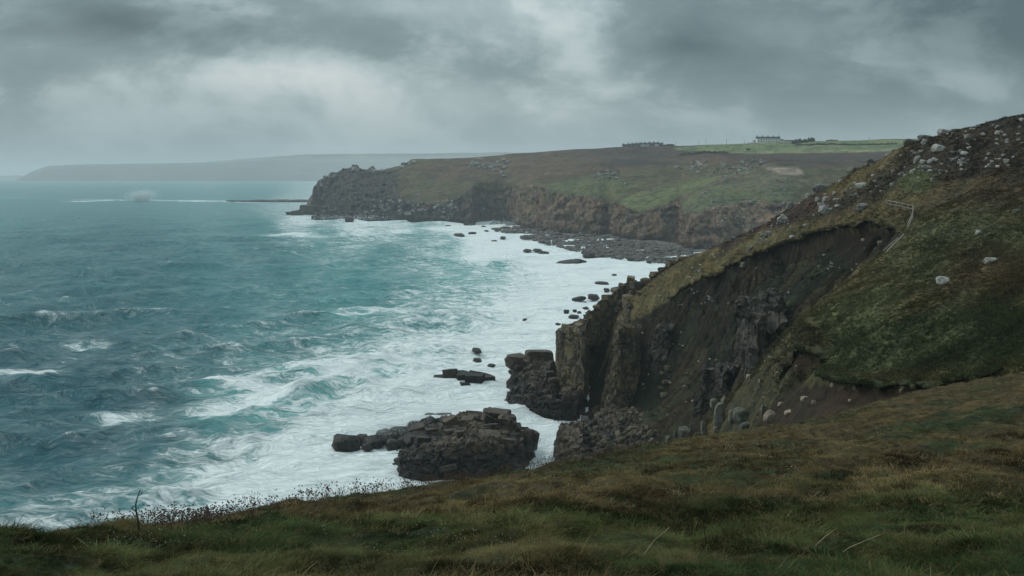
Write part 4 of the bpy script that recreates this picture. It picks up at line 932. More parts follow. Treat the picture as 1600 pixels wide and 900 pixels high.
for i, (px, py, w, h, lb) in enumerate(surf):
    d = dsea(py + h * .4); k_ = d / FPX
    o = place_stone('surf_rock', bould_me('wet', rr.randrange(10)), PZ(px, d, h * k_ * .18 + .3), (w * k_ * 1.15, w * k_ * rr.uniform(.7, 1.6), h * k_ * 1.25), (rr.gauss(0, .1), rr.gauss(0, .1), rr.uniform(-.4, .4)))
    tag(o, lb or near_label(px, py, w * .6, h, 'dark rock', 'in foam'), 'rock', 'small rocks awash near the buttress' if py > 425 else 'small rocks awash off the beach')
# --- bouldery nose below the pillar
t = empty('boulder_nose'); tag(t, 'dark rock nose heaped with yellow lichened boulders at the mouth of the landslip', 'rocks')
ctl = [S0(862, 724), S0(866, 690), S0(897, 668), S0(934, 642), S0(862, 750), S0(960, 626)] + [P(*q) for q in [(876, 690, 211), (900, 676, 224), (920, 656, 232), (950, 642, 236), (1000, 640, 233), (1030, 650, 224), (1040, 690, 206), (1000, 690, 211), (940, 700, 207), (880, 716, 202), (900, 735, 195), (960, 730, 193), (1020, 720, 193), (1060, 720, 190), (975, 640, 236)]]
Fn = tin_mass('rock_core', ctl, 'wet', t, .4, 1.0, 71, 1.0, (2.2, 2.2, 1.6), .6, .45)
pix = lambda x, y, z: (800 + FPX * x / y, HOR + FPX * (EYE - z) / y)
cover(t, Fn, 120, 'scree', (.6, 2.0), (.6, .95), .8, keep=lambda x, y, z: 900 < pix(x, y, z)[0] < 1060 and 632 < pix(x, y, z)[1] < 705, shape='boulder', name='boulder', tilt=.5, mind=.5, sink=.2)
cover(t, Fn, 22, 'wet', (1.2, 3.0), (.6, 1.0), .2, keep=lambda x, y, z: pix(x, y, z)[0] < 915, name='rock_block', mind=.6, tilt=.3)
rock_sheet('rock_face', wl([(900, 232, 2.6), (880, 226, 3.4), (868, 218, 5.0), (864, 208, 5.2), (866, 199, 4.6), (880, 192, 4)]), False, 'wet', t, (2.4, 2.4, 2.4), .7, .5, 891, .36, back=5, batter=.15)
# --- rock ribs in the landslip bowl
def rib(label, spots, mat, wrange, hrange):
    t = empty('rock_rib'); tag(t, label, 'rock outcrop')
    for px, py, w, h in spots:
        q = FM.hit(px, py + h / 2, 150, 300) or crest(FM, px)
        k_ = q.y / FPX
        place_stone('rock_block', bould_me(mat, rr.randrange(10)), q + Vector((0, .9, h * k_ * .25)), (w * k_ * rr.uniform(1.3, 1.9), w * k_ * 1.8, h * k_ * rr.uniform(.8, 1.15)), (rr.gauss(0, .06) - .12, rr.gauss(0, .06), rr.uniform(-.3, .3)), t)
t = empty('rock_rib'); tag(t, 'row of dark fluted columns under the far rim of the turf slope', 'rock outcrop')
rp = []
for px, yt, yb in [(1136, 552, 575), (1144, 530, 580), (1152, 508, 584), (1160, 512, 590), (1168, 500, 592), (1176, 497, 588), (1186, 488, 580), (1196, 482, 566), (1206, 474, 546), (1216, 462, 524), (1226, 458, 500), (1232, 462, 486)]:
    q = FM.hit(px, yb, 150, 300) or Vector(P(px, yb, 200)); rp.append((q.x, q.y, q.z - 2.0, EYE - (yt - HOR) / FPX * (q.y + 1.0)))
rock_sheet('rock_face', rp, False, 'rib', t, (1.5, 1.5, 6.0), .8, .7, 911, .34, back=4, batter=.08, rough=2.0)
rib('stacked grey rocks standing in the middle of the landslip', [(1040, 560, 9, 12), (1046, 575, 10, 13), (1038, 582, 9, 10), (1043, 596, 10, 14), (1036, 606, 8, 10), (1040, 617, 8, 10), (1044, 548, 8, 10)], 'scree', 0, 0)
def rib_sheet(label, prof, seed):
    t = empty('rock_rib'); tag(t, label, 'rock outcrop'); rp = []
    for px, yt, yb in prof:
        q = FM.hit(px, yb, 150, 300) or Vector(P(px, yb, 220)); rp.append((q.x, q.y, q.z - 1.5, EYE - (yt - HOR) / FPX * (q.y + .8)))
    rock_sheet('rock_face', rp, False, 'rib', t, (1.5, 1.5, 3.5), .7, .6, seed, .36, back=4, batter=.12, rough=1.8)
rib_sheet('low dark ribs of rock at the foot of the landslip', [(1078, 630, 650), (1086, 600, 655), (1096, 588, 652), (1106, 576, 642), (1116, 574, 632), (1126, 580, 620), (1134, 592, 610)], 921)
rib_sheet('dark craggy band of rock high on the left of the landslip', [(1004, 540, 560), (1012, 520, 575), (1022, 515, 585), (1032, 520, 575), (1042, 515, 560), (1050, 525, 548)], 931)
rib('broken crags stepping down the seaward spur above the buttress', [(985, 462, 16, 14), (975, 473, 14, 12), (1000, 440, 20, 20), (1012, 430, 14, 14), (1025, 424, 14, 12), (1038, 412, 14, 10), (1055, 400, 12, 12), (1060, 392, 9, 10), (1010, 425, 9, 10), (992, 448, 15, 12), (965, 482, 12, 14), (1002, 455, 12, 8), (1068, 388, 10, 8), (1047, 408, 11, 7)], 'butt', 0, 0)

# --- boulders one can point to on the hillside: (px, py, w, h, label)
named = [
 (1480, 193, 26, 12, 'long flat-topped boulder highest on the hill skyline'), (1427, 213, 27, 13, 'grey boulder on the skyline where the hill meets the fields'), (1451, 207, 28, 9, 'low slab on the skyline just below the highest flat-topped boulder'), (1447, 220, 14, 10, 'pale leaning boulder just under the skyline slab'),
 (1472, 230, 30, 14, 'big pale slab lying in dark heather below the highest boulder'), (1435, 247, 13, 14, 'upright pale boulder at the left end of the largest outcrop'), (1336, 252, 26, 14, 'rough grey crag on the hill skyline half way down the ridge'), (1362, 247, 20, 12, 'dark crag beside the rough grey crag on the ridge'),
 (1348, 288, 22, 11, 'white rounded boulder in dark heather above the fence'), (1376, 276, 12, 11, 'grey boulder with a smaller white one at its right, above the fence'), (1385, 274, 8, 8, 'small white boulder touching a grey one above the fence'), (1397, 267, 9, 6, 'small white boulder below the largest outcrop'),
 (1286, 290, 28, 16, 'large pale domed boulder on the left shoulder of the ridge'), (1264, 295, 11, 12, 'narrow tilted boulder between two larger pale boulders on the ridge'), (1237, 295, 15, 15, 'tilted pale boulder at the lower skyline of the ridge'), (1282, 272, 15, 9, 'pale slab on the skyline above the domed boulder'),
 (1290, 325, 21, 15, 'pale boulder with a cracked face left of the fence'), (1279, 310, 10, 11, 'small upright boulder above the cracked pale boulder'), (1292, 309, 12, 10, 'angular boulder leaning above the cracked pale boulder'), (1352, 321, 30, 12, 'long pale boulder at the left end of the wooden fence'),
 (1226, 341, 22, 13, 'broken pale rocks half way down the brown spur'), (1203, 364, 16, 11, 'lone pale boulder on the brown spur above the landslip'), (1175, 387, 14, 9, 'greenish boulder on the strip of brown turf above the landslip'), (1165, 411, 18, 9, 'flat greenish boulder on the upper lip of the landslip'), (1240, 369, 12, 6, 'low pale stone at the top lip of the landslip'), (1312, 354, 12, 5, 'low pale stone on the turf lip under the fence'),
 (1458, 279, 8, 7, 'small round stone in the grass right of the largest outcrop'), (1500, 305, 12, 10, 'round grey boulder alone on the brown upper slope'), (1511, 239, 18, 6, 'thin pale slab in the heather right of the largest outcrop'), (1516, 212, 18, 10, 'split pale boulder high in the dark heather'), (1520, 201, 10, 5, 'small pale stone under the right part of the skyline'), (1563, 206, 15, 8, 'pale boulder high near the right end of the hill'), (1593, 329, 18, 8, 'grey boulder on the terrace line at the right end of the hill'), (1531, 362, 12, 9, 'brown boulder in the meadow above the white slabs'),
 (1552, 406, 30, 11, 'white flat slab in the green meadow, the one farther right'), (1478, 438, 27, 12, 'white flat slab in the green meadow, nearer the landslip'), (1378, 378, 13, 6, 'tan flat stone at the head of the landslip'), (1351, 374, 10, 5, 'orange-tan stone on bare soil at the head of the landslip'),
 (1400, 230, 12, 5, 'small pale slab on the skyline left of the round grey skyline boulder'), (1388, 235, 9, 6, 'white stone on the skyline below the field'), (1323, 299, 12, 6, 'flat white stone between the domed boulder and the long fence boulder'), (1306, 301, 12, 6, 'flat pale stone right of the large domed boulder')]
for px, py, w, h, lb in named:
    q = FM.hit(px, py + h * .35, 100, 300)
    if q is None: q = crest(FM, px)
    k_ = q.y / FPX
    mt = 'tan' if 'tan' in lb.split()[0] else 'greygreen' if 'greenish' in lb or 'grey' in lb else 'granite'
    o = place_stone('boulder', bould_me(mt, rr.randrange(10)), q + Vector((0, w * k_ * .2, h * k_ * .06)), (w * k_ * 1.0, w * k_ * rr.uniform(.6, .9), h * k_ * 1.2), (rr.gauss(0, .12), rr.gauss(.1, .12), rr.uniform(-.5, .5)))
    tag(o, lb, 'boulder', 'boulders on the hillside')
t = empty('rock_outcrop'); tag(t, 'largest slabby grey outcrop in the dark heather of the upper hill', 'rock outcrop', 'boulders on the hillside')
for px, py, w, h in [(1447, 252, 15, 8), (1460, 251, 16, 9), (1452, 261, 20, 9), (1467, 250, 11, 6), (1476, 256, 9, 5), (1442, 259, 9, 7), (1458, 267, 13, 6), (1446, 266, 9, 6)]:
    q = FM.hit(px, py + h * .3, 100, 300); k_ = q.y / FPX
    place_stone('rock_block', bould_me('granite', rr.randrange(10)), q + Vector((0, .8, h * k_ * .02)), (w * k_, w * k_ * .8, h * k_ * 1.2), (rr.gauss(0, .1), .25, rr.uniform(-.4, .4)), t)
stand = [(1125, 650, 17, 40, 'tallest upright grey-green rock in the gully beyond the brow'), (1116, 632, 11, 18, 'rounded rock perched on the tallest upright gully rock'), (1131, 630, 9, 16, None), (1160, 652, 25, 26, 'broad grey-green rock right of the tallest upright gully rock'), (1166, 667, 17, 14, 'low grey rock at the brow below the broad grey-green rock'), (1145, 652, 12, 22, 'mossy pointed rock between the tallest and the broad gully rocks'),
         (1070, 680, 18, 26, 'stout upright grey rock standing left in the gully'), (1057, 685, 10, 24, 'slim upright grey rock at the left of the stout one'), (1101, 674, 10, 32, 'slim pale upright rock between the stout and the tallest gully rocks'), (1045, 690, 11, 16, 'small olive rock at the left end of the gully rocks'), (1090, 684, 9, 18, None), (1082, 668, 8, 12, None), (1119, 675, 8, 16, None), (1205, 652, 19, 18, 'tan angular rock at the left end of the bare soil scar'), (1192, 640, 6, 18, 'thin pale standing stone edging the soil scar')]
LAND[:] = [(1125, 650, 'tallest upright gully rock'), (1070, 680, 'stout upright gully rock'), (1101, 674, 'slim pale upright gully rock')]
for px, py, w, h, lb in stand:
    q = FM.hit(px, py + h * .45, 95, 240)
    if q is None or q.y > 200: q = Vector(P(px, py + h * .45, 150))
    k_ = q.y / FPX
    o = place_stone('boulder', bould_me('tan' if lb and lb.startswith('tan') else 'greygreen', rr.randrange(10)), q + Vector((0, w * k_ * .2, h * k_ * .4)), (w * k_ * 1.15, w * k_, h * k_ * 1.2), (rr.gauss(0, .06), rr.gauss(0, .06), rr.uniform(-.4, .4)))
    tag(o, lb or near_label(px, py, w * .6, h, 'upright grey rock', 'in the gully'), 'boulder', 'upright rocks in the gully')
rimst = [(1275, 581, 9, 9, 'pale stone lodged at the corner of the turf edge'), (1301, 600, 9, 6, None), (1318, 603, 7, 7, None), (1336, 605, 9, 7, None), (1385, 604, 10, 9, None), (1445, 613, 9, 4, None), (1472, 607, 7, 4, None), (1410, 609, 10, 6, None), (1258, 622, 14, 9, 'angular tan stone on the bare soil scar'), (1272, 628, 9, 7, 'brown stone beside the angular tan one on the soil scar'), (1220, 630, 11, 6, 'flat tan stone at the upper left of the soil scar'), (1328, 625, 6, 4, None), (1232, 643, 14, 6, 'flat brown stone low on the soil scar'), (1226, 572, 9, 6, None), (1214, 583, 7, 8, None), (1188, 594, 6, 7, None), (1170, 588, 9, 9, None)]
LAND[:] = [(1275, 581, 'stone at the turf edge corner'), (1258, 622, 'angular tan stone on the soil scar'), (1220, 630, 'flat tan stone of the soil scar'), (1205, 652, 'tan rock at the scar end'), (1150, 640, 'mossy pointed gully rock'), (1400, 600, 'middle of the turf rim'), (1552, 406, 'white meadow slab farther right')]
for px, py, w, h, lb in rimst:
    q = FM.hit(px, py + h * .4, 78, 240)
    if q is None: continue
    k_ = q.y / FPX
    o = place_stone('boulder', bould_me('tan', rr.randrange(10)), q + Vector((0, -.1, h * k_ * .2)), (w * k_ * 1.15, w * k_, h * k_ * 1.2), (rr.gauss(0, .2), rr.gauss(0, .2), rr.uniform(-.6, .6)))
    tag(o, lb or near_label(px, py, w * .6, h, 'pale stone', 'in the turf edge'), 'stone', 'stones around the soil scar')
LAND[:] = [(px, py, re_) for px, py, re_ in [(1480, 193, 'highest flat-topped skyline boulder'), (1427, 213, 'grey skyline boulder by the fields'), (1472, 230, 'big slab under the highest boulder'), (1458, 256, 'largest slabby outcrop'), (1336, 252, 'rough crag half way down the ridge'), (1348, 288, 'white rounded boulder above the fence'), (1376, 276, 'grey and white boulder pair'), (1286, 290, 'large domed boulder'), (1237, 295, 'tilted boulder at the lower skyline'), (1290, 325, 'cracked boulder left of the fence'), (1352, 321, 'long boulder at the fence end'), (1226, 341, 'broken pale rocks on the spur'), (1203, 364, 'lone boulder above the landslip'), (1175, 387, 'greenish boulder on the turf strip'), (1165, 411, 'flat greenish boulder on the lip'), (1500, 305, 'round boulder alone on the slope'), (1516, 212, 'split boulder in the heather'), (1563, 206, 'pale boulder near the hill end'), (1405, 328, 'wooden fence'), (1185, 515, 'row of fluted columns'), (1042, 580, 'stacked rocks in mid landslip'), (1110, 588, 'low dark rock ribs'), (975, 560, 'fluted pillar'), (1269, 350, 'single short post'), (1125, 650, 'tallest upright gully rock'), (1378, 378, 'tan stone at the landslip head'), (1020, 430, 'broken crags of the spur'), (1160, 652, 'broad gully rock'), (1250, 560, 'small overhung turf scar'), (1400, 392, 'fallen rails')]]
# scattered smaller boulders: heather ridge and landslip
def scatter_boulders(n_, poly, size, label, group, mat, d0, d1, name='stone', where='', cl=(-.08, .28)):
    got = 0; tr = 0
    xs = [p[0] for p in poly]; ys = [p[1] for p in poly]
    while got < n_ and tr < n_ * 30:
        tr += 1
        px = rr.uniform(min(xs), max(xs)); py = rr.uniform(min(ys), max(ys))
        if not inside(np.array([px]), np.array([py]), poly)[0]: continue
        if float(fbm2(np.array([px / 34]), np.array([py / 26]), 3, 808)[0]) < rr.uniform(*cl): continue
        q = FM.hit(px, py, d0, d1)
        if q is None: continue
        w = rr.uniform(*size) * rr.uniform(.5, 1.1); k_ = q.y / FPX; got += 1
        hh = rr.uniform(.6, .9)
        o = place_stone(name, bould_me(mat, rr.randrange(10)), q + Vector((0, 0, w * k_ * .12)), (w * k_ * 1.2, w * k_, w * k_ * hh), (rr.gauss(0, .2), rr.gauss(0, .2), rr.uniform(0, 6)))
        tag(o, near_label(px, py, w, w * hh, label, where), name, group)
scatter_boulders(150, [(1130, 372), (1230, 320), (1300, 282), (1420, 220), (1600, 185), (1600, 260), (1480, 270), (1380, 300), (1300, 330), (1230, 370), (1160, 400)], (4, 10), 'pale boulder', 'small boulders on the heather ridge', 'granite', 120, 280, 'boulder', 'in heather', (-.4, .2))
scatter_boulders(60, [(1000, 480), (1100, 400), (1180, 365), (1250, 335), (1270, 350), (1180, 395), (1060, 455)], (3, 6), 'pale stone', 'small stones on the spur', 'granite', 200, 290, 'stone', 'in turf', (-.4, .2))
scatter_boulders(130, bowl_poly[:11] + [(1110, 650), (1000, 660), (960, 600)], (2.2, 6.5), 'stone', 'small stones in the landslip', 'scree2', 150, 280, 'stone', 'on the landslip')
scatter_boulders(30, [(1190, 560), (1245, 500), (1270, 530), (1230, 600), (1170, 640)], (2.5, 5), 'pale stone', 'small stones on the gully bank', 'granite', 100, 200, 'stone', 'on the bank')

# --- crags and beach on the far headland
def far_crag(label, spots, size, n_, mat='farrock', flat=(.5, 1.0)):
    t = empty('rock_outcrop'); tag(t, label, 'rock outcrop', 'crags on the far headland')
    for i in range(n_):
        cx, cy_, sx_, sy_ = spots[i % len(spots)]
        px = rr.gauss(cx, sx_); py = rr.gauss(cy_, sy_); h = hit_head(px, py)
        if h is None: continue
        k_ = h.y / FPX; w = rr.uniform(*size) * k_
        place_stone('rock_block', block_me(mat, rr.randrange(8)) if rr.random() < .5 else bould_me(mat, rr.randrange(10)), h + Vector((0, 0, w * .1)), (w * 1.2, w, w * rr.uniform(*flat)), (rr.gauss(0, .2), rr.gauss(0, .2), rr.uniform(0, 6)), t)
far_crag('bluish grey crag half way up the headland slope behind the dark cove', [(762, 262, 9, 4), (782, 262, 10, 6), (745, 258, 6, 3)], (3, 8), 46)
far_crag('grey crag crowning the green knoll above the red cliffs', [(950, 268, 9, 6), (962, 276, 10, 6), (940, 278, 8, 5)], (3, 7), 40)
far_crag('grey crag on the skyline of the middle knoll left of the track', [(1075, 262, 10, 4), (1090, 258, 6, 4)], (3, 7), 30)
far_crag('long crag stepping down the slope below the pale track', [(1130, 270, 12, 5), (1150, 262, 12, 5), (1170, 258, 10, 4), (1185, 252, 8, 3)], (3, 7), 54)
far_crag('broken grey crags scattered over the nearest green slope of the headland', [(1100, 308, 9, 5), (1130, 330, 8, 6), (1150, 345, 9, 6), (1190, 320, 10, 8), (1170, 360, 12, 6), (1215, 290, 12, 8)], (2.5, 5), 60)
far_crag('jagged crest of the rocky point', [(553, 264, 3, 1.5), (595, 267, 8, 1.5), (612, 262, 8, 2), (640, 256, 8, 2.5), (520, 275, 8, 2), (500, 288, 3, 3), (575, 268, 9, 2)], (4, 9), 50)
far_crag('rough boulder slope at the foot of the headland below the heather', [(600, 325, 16, 7), (640, 322, 18, 7), (690, 322, 14, 8), (665, 332, 26, 6)], (3, 7), 70)
o = hit_head(554, 268)
t = place_stone('rock_stack', block_me('farrock', 2), Vector(P(554, 263, 1428)), (9, 8, 11), (0, 0, .3)); tag(t, 'little square rock knob on the crest of the rocky point', 'rock')
t = empty('rock_point'); tag(t, 'low black rock ledges running out to sea from the tip of the headland', 'rocks')
for px, py, w, h in [(470, 332, 26, 8), (458, 333, 18, 5), (483, 328, 24, 14), (492, 322, 20, 16), (478, 325, 14, 8), (505, 338, 26, 9), (494, 340, 16, 5), (515, 336, 22, 15), (505, 330, 14, 14), (528, 338, 18, 8), (498, 316, 14, 14), (512, 326, 20, 18)]:
    d = min(dsea(py + h * .5 if h < 10 else py + 8), 1490); k_ = d / FPX
    place_stone('rock_block', block_me('wet', rr.randrange(8)), PZ(px, d, max(0, EYE - (py - HOR) / FPX * d)), (w * k_, w * k_, h * k_ * 1.1), (0, rr.gauss(0, .12), rr.uniform(-.4, .4)), t)
o = place_stone('surf_rock', bould_me('wet', 4), PZ(546, dsea(346), 2), (13, 14, 8), (0, 0, 0)); tag(o, 'low dark rock at the foot of the headland just right of the rocky point', 'rock')
t = empty('offshore_reef'); tag(t, 'long low black reef offshore beyond the rocky point', 'reef')
for px, w, h in [(366, 22, 3.5), (382, 20, 3), (400, 26, 4.2), (420, 28, 4), (440, 28, 4.6), (462, 30, 4.4), (484, 30, 4.6)]:
    d = 2130; k_ = d / FPX
    place_stone('rock_block', bould_me('wet', rr.randrange(10)), PZ(px, d, .5), (w * k_ * 1.15, 22, h * k_ * 2), (0, 0, 0), t)
# boulder beach: countless stones
bc, bf = [], []
base_m = [np.array([v.co[:] for v in bould_me('farrock', i).vertices]) for i in range(4)]; base_f = [[tuple(p.vertices) for p in bould_me('farrock', i).polygons] for i in range(4)]
beach_poly = [(790, 356), (822, 352), (870, 362), (930, 366), (985, 374), (1045, 384), (1080, 392), (1110, 400), (1040, 412), (1010, 408), (950, 402), (900, 393), (850, 380), (800, 366), (770, 358)]
cnt = 0; off_ = 0
while cnt < 1900:
    px = rr.uniform(765, 1110); py = rr.uniform(348, 414)
    if not inside(np.array([px]), np.array([py]), beach_poly)[0]: continue
    d = dsea(py + 1.5) * rr.uniform(.99, 1.0); k_ = d / FPX
    w = rr.choice((1.5, 2, 2, 3, 3, 4, 5, 8, 10)) * k_; z = EYE - (py - HOR) / FPX * d
    i = rr.randrange(4); a = rr.uniform(0, 6.28); c_, s_ = math.cos(a), math.sin(a)
    v = base_m[i] * np.array((w * 1.4, w, w * .7)); v = np.stack([v[:, 0] * c_ - v[:, 1] * s_, v[:, 0] * s_ + v[:, 1] * c_, v[:, 2]], 1) + np.array(((px - 800) / FPX * d, d, z))
    bc.append(v); bf += [tuple(j + off_ for j in f) for f in base_f[i]]; off_ += len(v); cnt += 1
me = bpy.data.meshes.new('beach_boulders'); me.from_pydata(np.concatenate(bc).tolist(), [], bf)
M['beach'] = rock_mat('beach_boulder_stone', (0.035, 0.032, 0.03), (0.14, 0.125, 0.11), (0.22, 0.20, 0.17), .3, 4.0)
tag(obj('boulder_beach_rubble', me, M['beach']), 'grey boulder rubble along the foot of the cliffs across the bay', 'rubble', kind='stuff')
m = np_mesh('beach', [PZ(px, dsea(py), zz) for px, py, zz in [(755, 354, -2), (800, 368, -2), (850, 383, -2), (900, 396, -2), (950, 405, -2), (1010, 411, -2), (1100, 420, -2), (770, 347, .5), (825, 348, 2), (875, 360, 2), (930, 366, 2), (985, 373, 2.5), (1045, 383, 2.5), (1120, 390, 2.5)]], [(0, 1, 8, 7), (1, 2, 9, 8), (2, 3, 10, 9), (3, 4, 11, 10), (4, 5, 12, 11), (5, 6, 13, 12)])
tag(obj('beach', m, M['beach']), kind='structure')
# ================================================================== BUILDINGS AND FIELDS ON THE SKYLINE
M['whitewash'] = plain_mat('whitewashed_wall', (0.72, 0.72, 0.70), (0.60, 0.61, 0.60), .5)
M['slate'] = plain_mat('slate_roof', (0.045, 0.055, 0.065), (0.03, 0.038, 0.045), .8)
M['stonewall'] = plain_mat('cottage_stone', (0.22, 0.21, 0.19), (0.12, 0.115, 0.11), .5)
M['pane'] = plain_mat('window_glass', (0.03, 0.035, 0.04), (0.02, 0.024, 0.03), .5, .2)
M['timber'] = plain_mat('weathered_timber', (0.30, 0.28, 0.23), (0.16, 0.145, 0.115), 6.0)
M['darkwood'] = plain_mat('dark_timber', (0.05, 0.045, 0.04), (0.03, 0.03, 0.028), 3.0)
M['bush'] = plain_mat('hedge_leaf', (0.022, 0.030, 0.018), (0.040, 0.044, 0.026), .6, .9)
def boxm(name, c, d, mat, parent=None, bev=0.0):
    bm = bmesh.new(); bmesh.ops.create_cube(bm, size=1.0)
    for v in bm.verts: v.co = Vector((v.co.x * d[0], v.co.y * d[1], v.co.z * d[2])) + Vector(c)
    if bev: bmesh.ops.bevel(bm, geom=bm.edges[:], offset=bev, segments=1, affect='EDGES')
    me = bpy.data.meshes.new(name); bm.to_mesh(me); bm.free(); return obj(name, me, M[mat], parent)
def gable(name, L, Dp, z0, z1, mat, parent, over=.3, x0=0.0):
    bm = bmesh.new(); a = L / 2 + over; b = Dp / 2 + over
    c = [(-a, -b, z0), (a, -b, z0), (a, b, z0), (-a, b, z0), (-a, 0, z1), (a, 0, z1)]; v = [bm.verts.new((x + x0, y, z)) for x, y, z in c]
    for f in ((0, 1, 5, 4), (2, 3, 4, 5), (1, 2, 5), (3, 0, 4), (3, 2, 1, 0)): bm.faces.new([v[i] for i in f])
    me = bpy.data.meshes.new(name); bm.to_mesh(me); bm.free(); return obj(name, me, M[mat], parent)
def house(loc, L, Dp, eave, rdg, wall, label, chim, wins, group=None, name='terraced_house', rz=0.0):
    t = empty(name, loc); t.rotation_euler.z = rz; tag(t, label, 'house', group)
    boxm('wall', (0, 0, eave / 2 - 1), (L, Dp, eave + 2), wall, t)
    r = gable('roof', L, Dp, eave, rdg, 'slate', t)
    for x in chim:
        c = boxm('chimney', (x, 0, rdg + .3), (1.1, .9, 2.2), 'slate' if wall == 'whitewash' else 'stonewall', r); 
    for x, z, w, h in wins:
        o = boxm('window', (x, -Dp / 2 - .03, z), (w, .12, h), 'pane', t); boxm('sill', (0, 0, 0), (w + .2, .2, .1), 'whitewash', o).location = (x, -Dp / 2 - .1, z - h / 2 - .08)
    return t
def crest_head(px, d0, d1):
    best = None
    for d in np.arange(d0, d1, 6.0):
        h = HB.ray_cast(Vector(((px - 800) / FPX * d, d, 400)), Vector((0, 0, -1)))
        if h[0] is not None and (best is None or (h[0].z - EYE) / d > best[0]): best = ((h[0].z - EYE) / d, h[0])
    return best[1]
g = crest_head(1200, 1150, 1330)
k_ = g.y / FPX
house(g + Vector((0, 0, -.2)), 30, 8, 5.4, 8.0, 'whitewash', 'long white terrace with a dark slate roof standing on the skyline above the green field', (-14, -7.2, 0, 7.2, 14), [(x, 4.0, 1.2, 1.3) for x in np.linspace(-13, 13, 9)] + [(x, 1.6, 1.2, 1.4) for x in np.linspace(-13, 13, 9)])
g2 = crest_head(1179, 1150, 1330); house(g2 + Vector((0, 0, -.4)), 3.4, 4, 2.6, 3.8, 'whitewash', 'tiny white lodge at the left end of the long white terrace', (), [(0, 1.6, 1.0, 1.2)], name='lodge')
g2 = crest_head(1221, 1150, 1330); house(g2 + Vector((0, 0, -.4)), 4.2, 4, 2.8, 4.2, 'whitewash', 'small white annexe against the right end of the long white terrace', (), [(0, 1.7, 1.0, 1.2)], name='annexe')
g2 = crest_head(1235, 1150, 1330); house(g2 + Vector((0, 0, -.4)), 17, 4, 2.2, 3.2, 'whitewash', 'long low white outbuilding at the far right of the terrace', (), [(x, 1.3, 1.3, 1.1) for x in (-6.5, -3.5, -.5, 2.5, 5.5)], name='outbuilding')
t = boxm('garden_wall', (0, 0, 0), (8.5, .5, 2.4), 'whitewash', None, .05); t.location = crest_head(1172, 1150, 1330) + Vector((0, 0, .3)); tag(t, 'low white garden wall left of the tiny lodge', 'wall')
vil = [(977, 9, 'leftmost low grey cottage'), (985, 7, 'low cottage with one chimney, second from the left'), (991, 8, 'grey cottage, third from the left'), (998, 8, 'cottage left of the middle'), (1005, 8, 'pale cottage in the middle'), (1012, 8, 'pale cottage right of the middle'), (1019, 8, 'tall-chimneyed cottage, third from the right'), (1026, 8, 'steep roofed cottage, second from the right'), (1033, 8, 'rightmost cottage')]
for i, (px, L, lb) in enumerate(vil):
    g = crest_head(px, 1250, 1420); hh = (2.2, 2.6, 3, 3.2, 3.4, 3.4, 3.8, 3.8, 3.2)[i]
    house(g + Vector((0, 4 + 3 * (i % 2), -.6)), L * .82, 6, hh, hh + 2.4, 'whitewash' if i in (4, 5, 7) else 'stonewall', lb + ' of the hamlet on the skyline', (-L * .3, L * .32)[:1 + (i > 2)], [(-1.5, hh * .6, .9, 1.0), (1.5, hh * .6, .9, 1.0)], 'cottages of the hamlet', 'cottage', rr.uniform(-.25, .25))
def hedge(name, pl, w, h, label, cat='hedge', group=None, fn=None):
    pts_ = []
    for (px, d) in pl: pts_.append((px, d))
    n_ = max(12, int(abs(pts_[-1][0] - pts_[0][0]) * 1.2)); u = np.linspace(0, 1, n_)
    px = np.interp(u, np.linspace(0, 1, len(pl)), [p[0] for p in pl]); d = np.interp(u, np.linspace(0, 1, len(pl)), [p[1] for p in pl])
    co_ = []
    for i in range(n_):
        x = (px[i] - 800) / FPX * d[i]; hgt = HB.ray_cast(Vector((x, d[i], 400)), Vector((0, 0, -1)))[0]; gz = hgt.z if hgt else 80
        e_ = math.sin(math.pi * min(1, max(0.05, (i + .3) / n_ if i < n_ / 2 else (n_ - i - .7) / n_) * 8 if min(i, n_ - 1 - i) < n_ / 8 else 1) / 2 if False else 1.5)
        tap = min(1, (min(i, n_ - 1 - i) + .35) / 2.5)
        for a in range(9):
            an = math.pi * a / 8; r_ = 1 + .35 * rr.uniform(-1, 1)
            co_.append((x + rr.uniform(-.4, .4), d[i] - math.cos(an) * w * .5 * r_ * tap, gz - .5 + math.sin(an) * (h + .5) * tap * (1 + .4 * float(vn2(np.array([i * .6]), np.array([a * .3 + px[0]]), 44)[0])) * (.8 + .2 * r_)))
    me = np_mesh(name, co_, grid_faces(n_, 9), False)
    tag(obj(name, me, M['bush']), label, cat, group)
hedge('hedge', [(1060, 1212), (1100, 1205), (1137, 1198)], 4, 2.6, 'dark hedge along the left lower edge of the green field')
hedge('hedge', [(1240, 1236), (1330, 1216), (1402, 1206)], 2.0, 1.5, 'thin dark hedge crossing the field right of the white terrace')
hedge('gorse_thicket', [(1236, 1246), (1255, 1250), (1274, 1262)], 6, 4.2, 'grey-green thicket beside the white outbuilding', 'bush')
hedge('shrub_row', [(1036, 1392), (1046, 1388), (1055, 1384)], 6, 3.2, 'dark shrubs at the right end of the hamlet', 'bush')
hedge('shrub_row', [(1290, 1296), (1310, 1296)], 4, 1.8, 'low dark shrubs on the skyline of the field', 'bush')
o = boxm('cattle_feeder', (0, 0, 0), (3.4, 2.2, 2.6), 'darkwood', None, .15); g = hit_head(1169, 234.5); o.location = (g if g else Vector(P(1169, 233, 1180))) + Vector((0, 0, .8)); tag(o, 'small dark box standing alone in the green field', 'feeder')
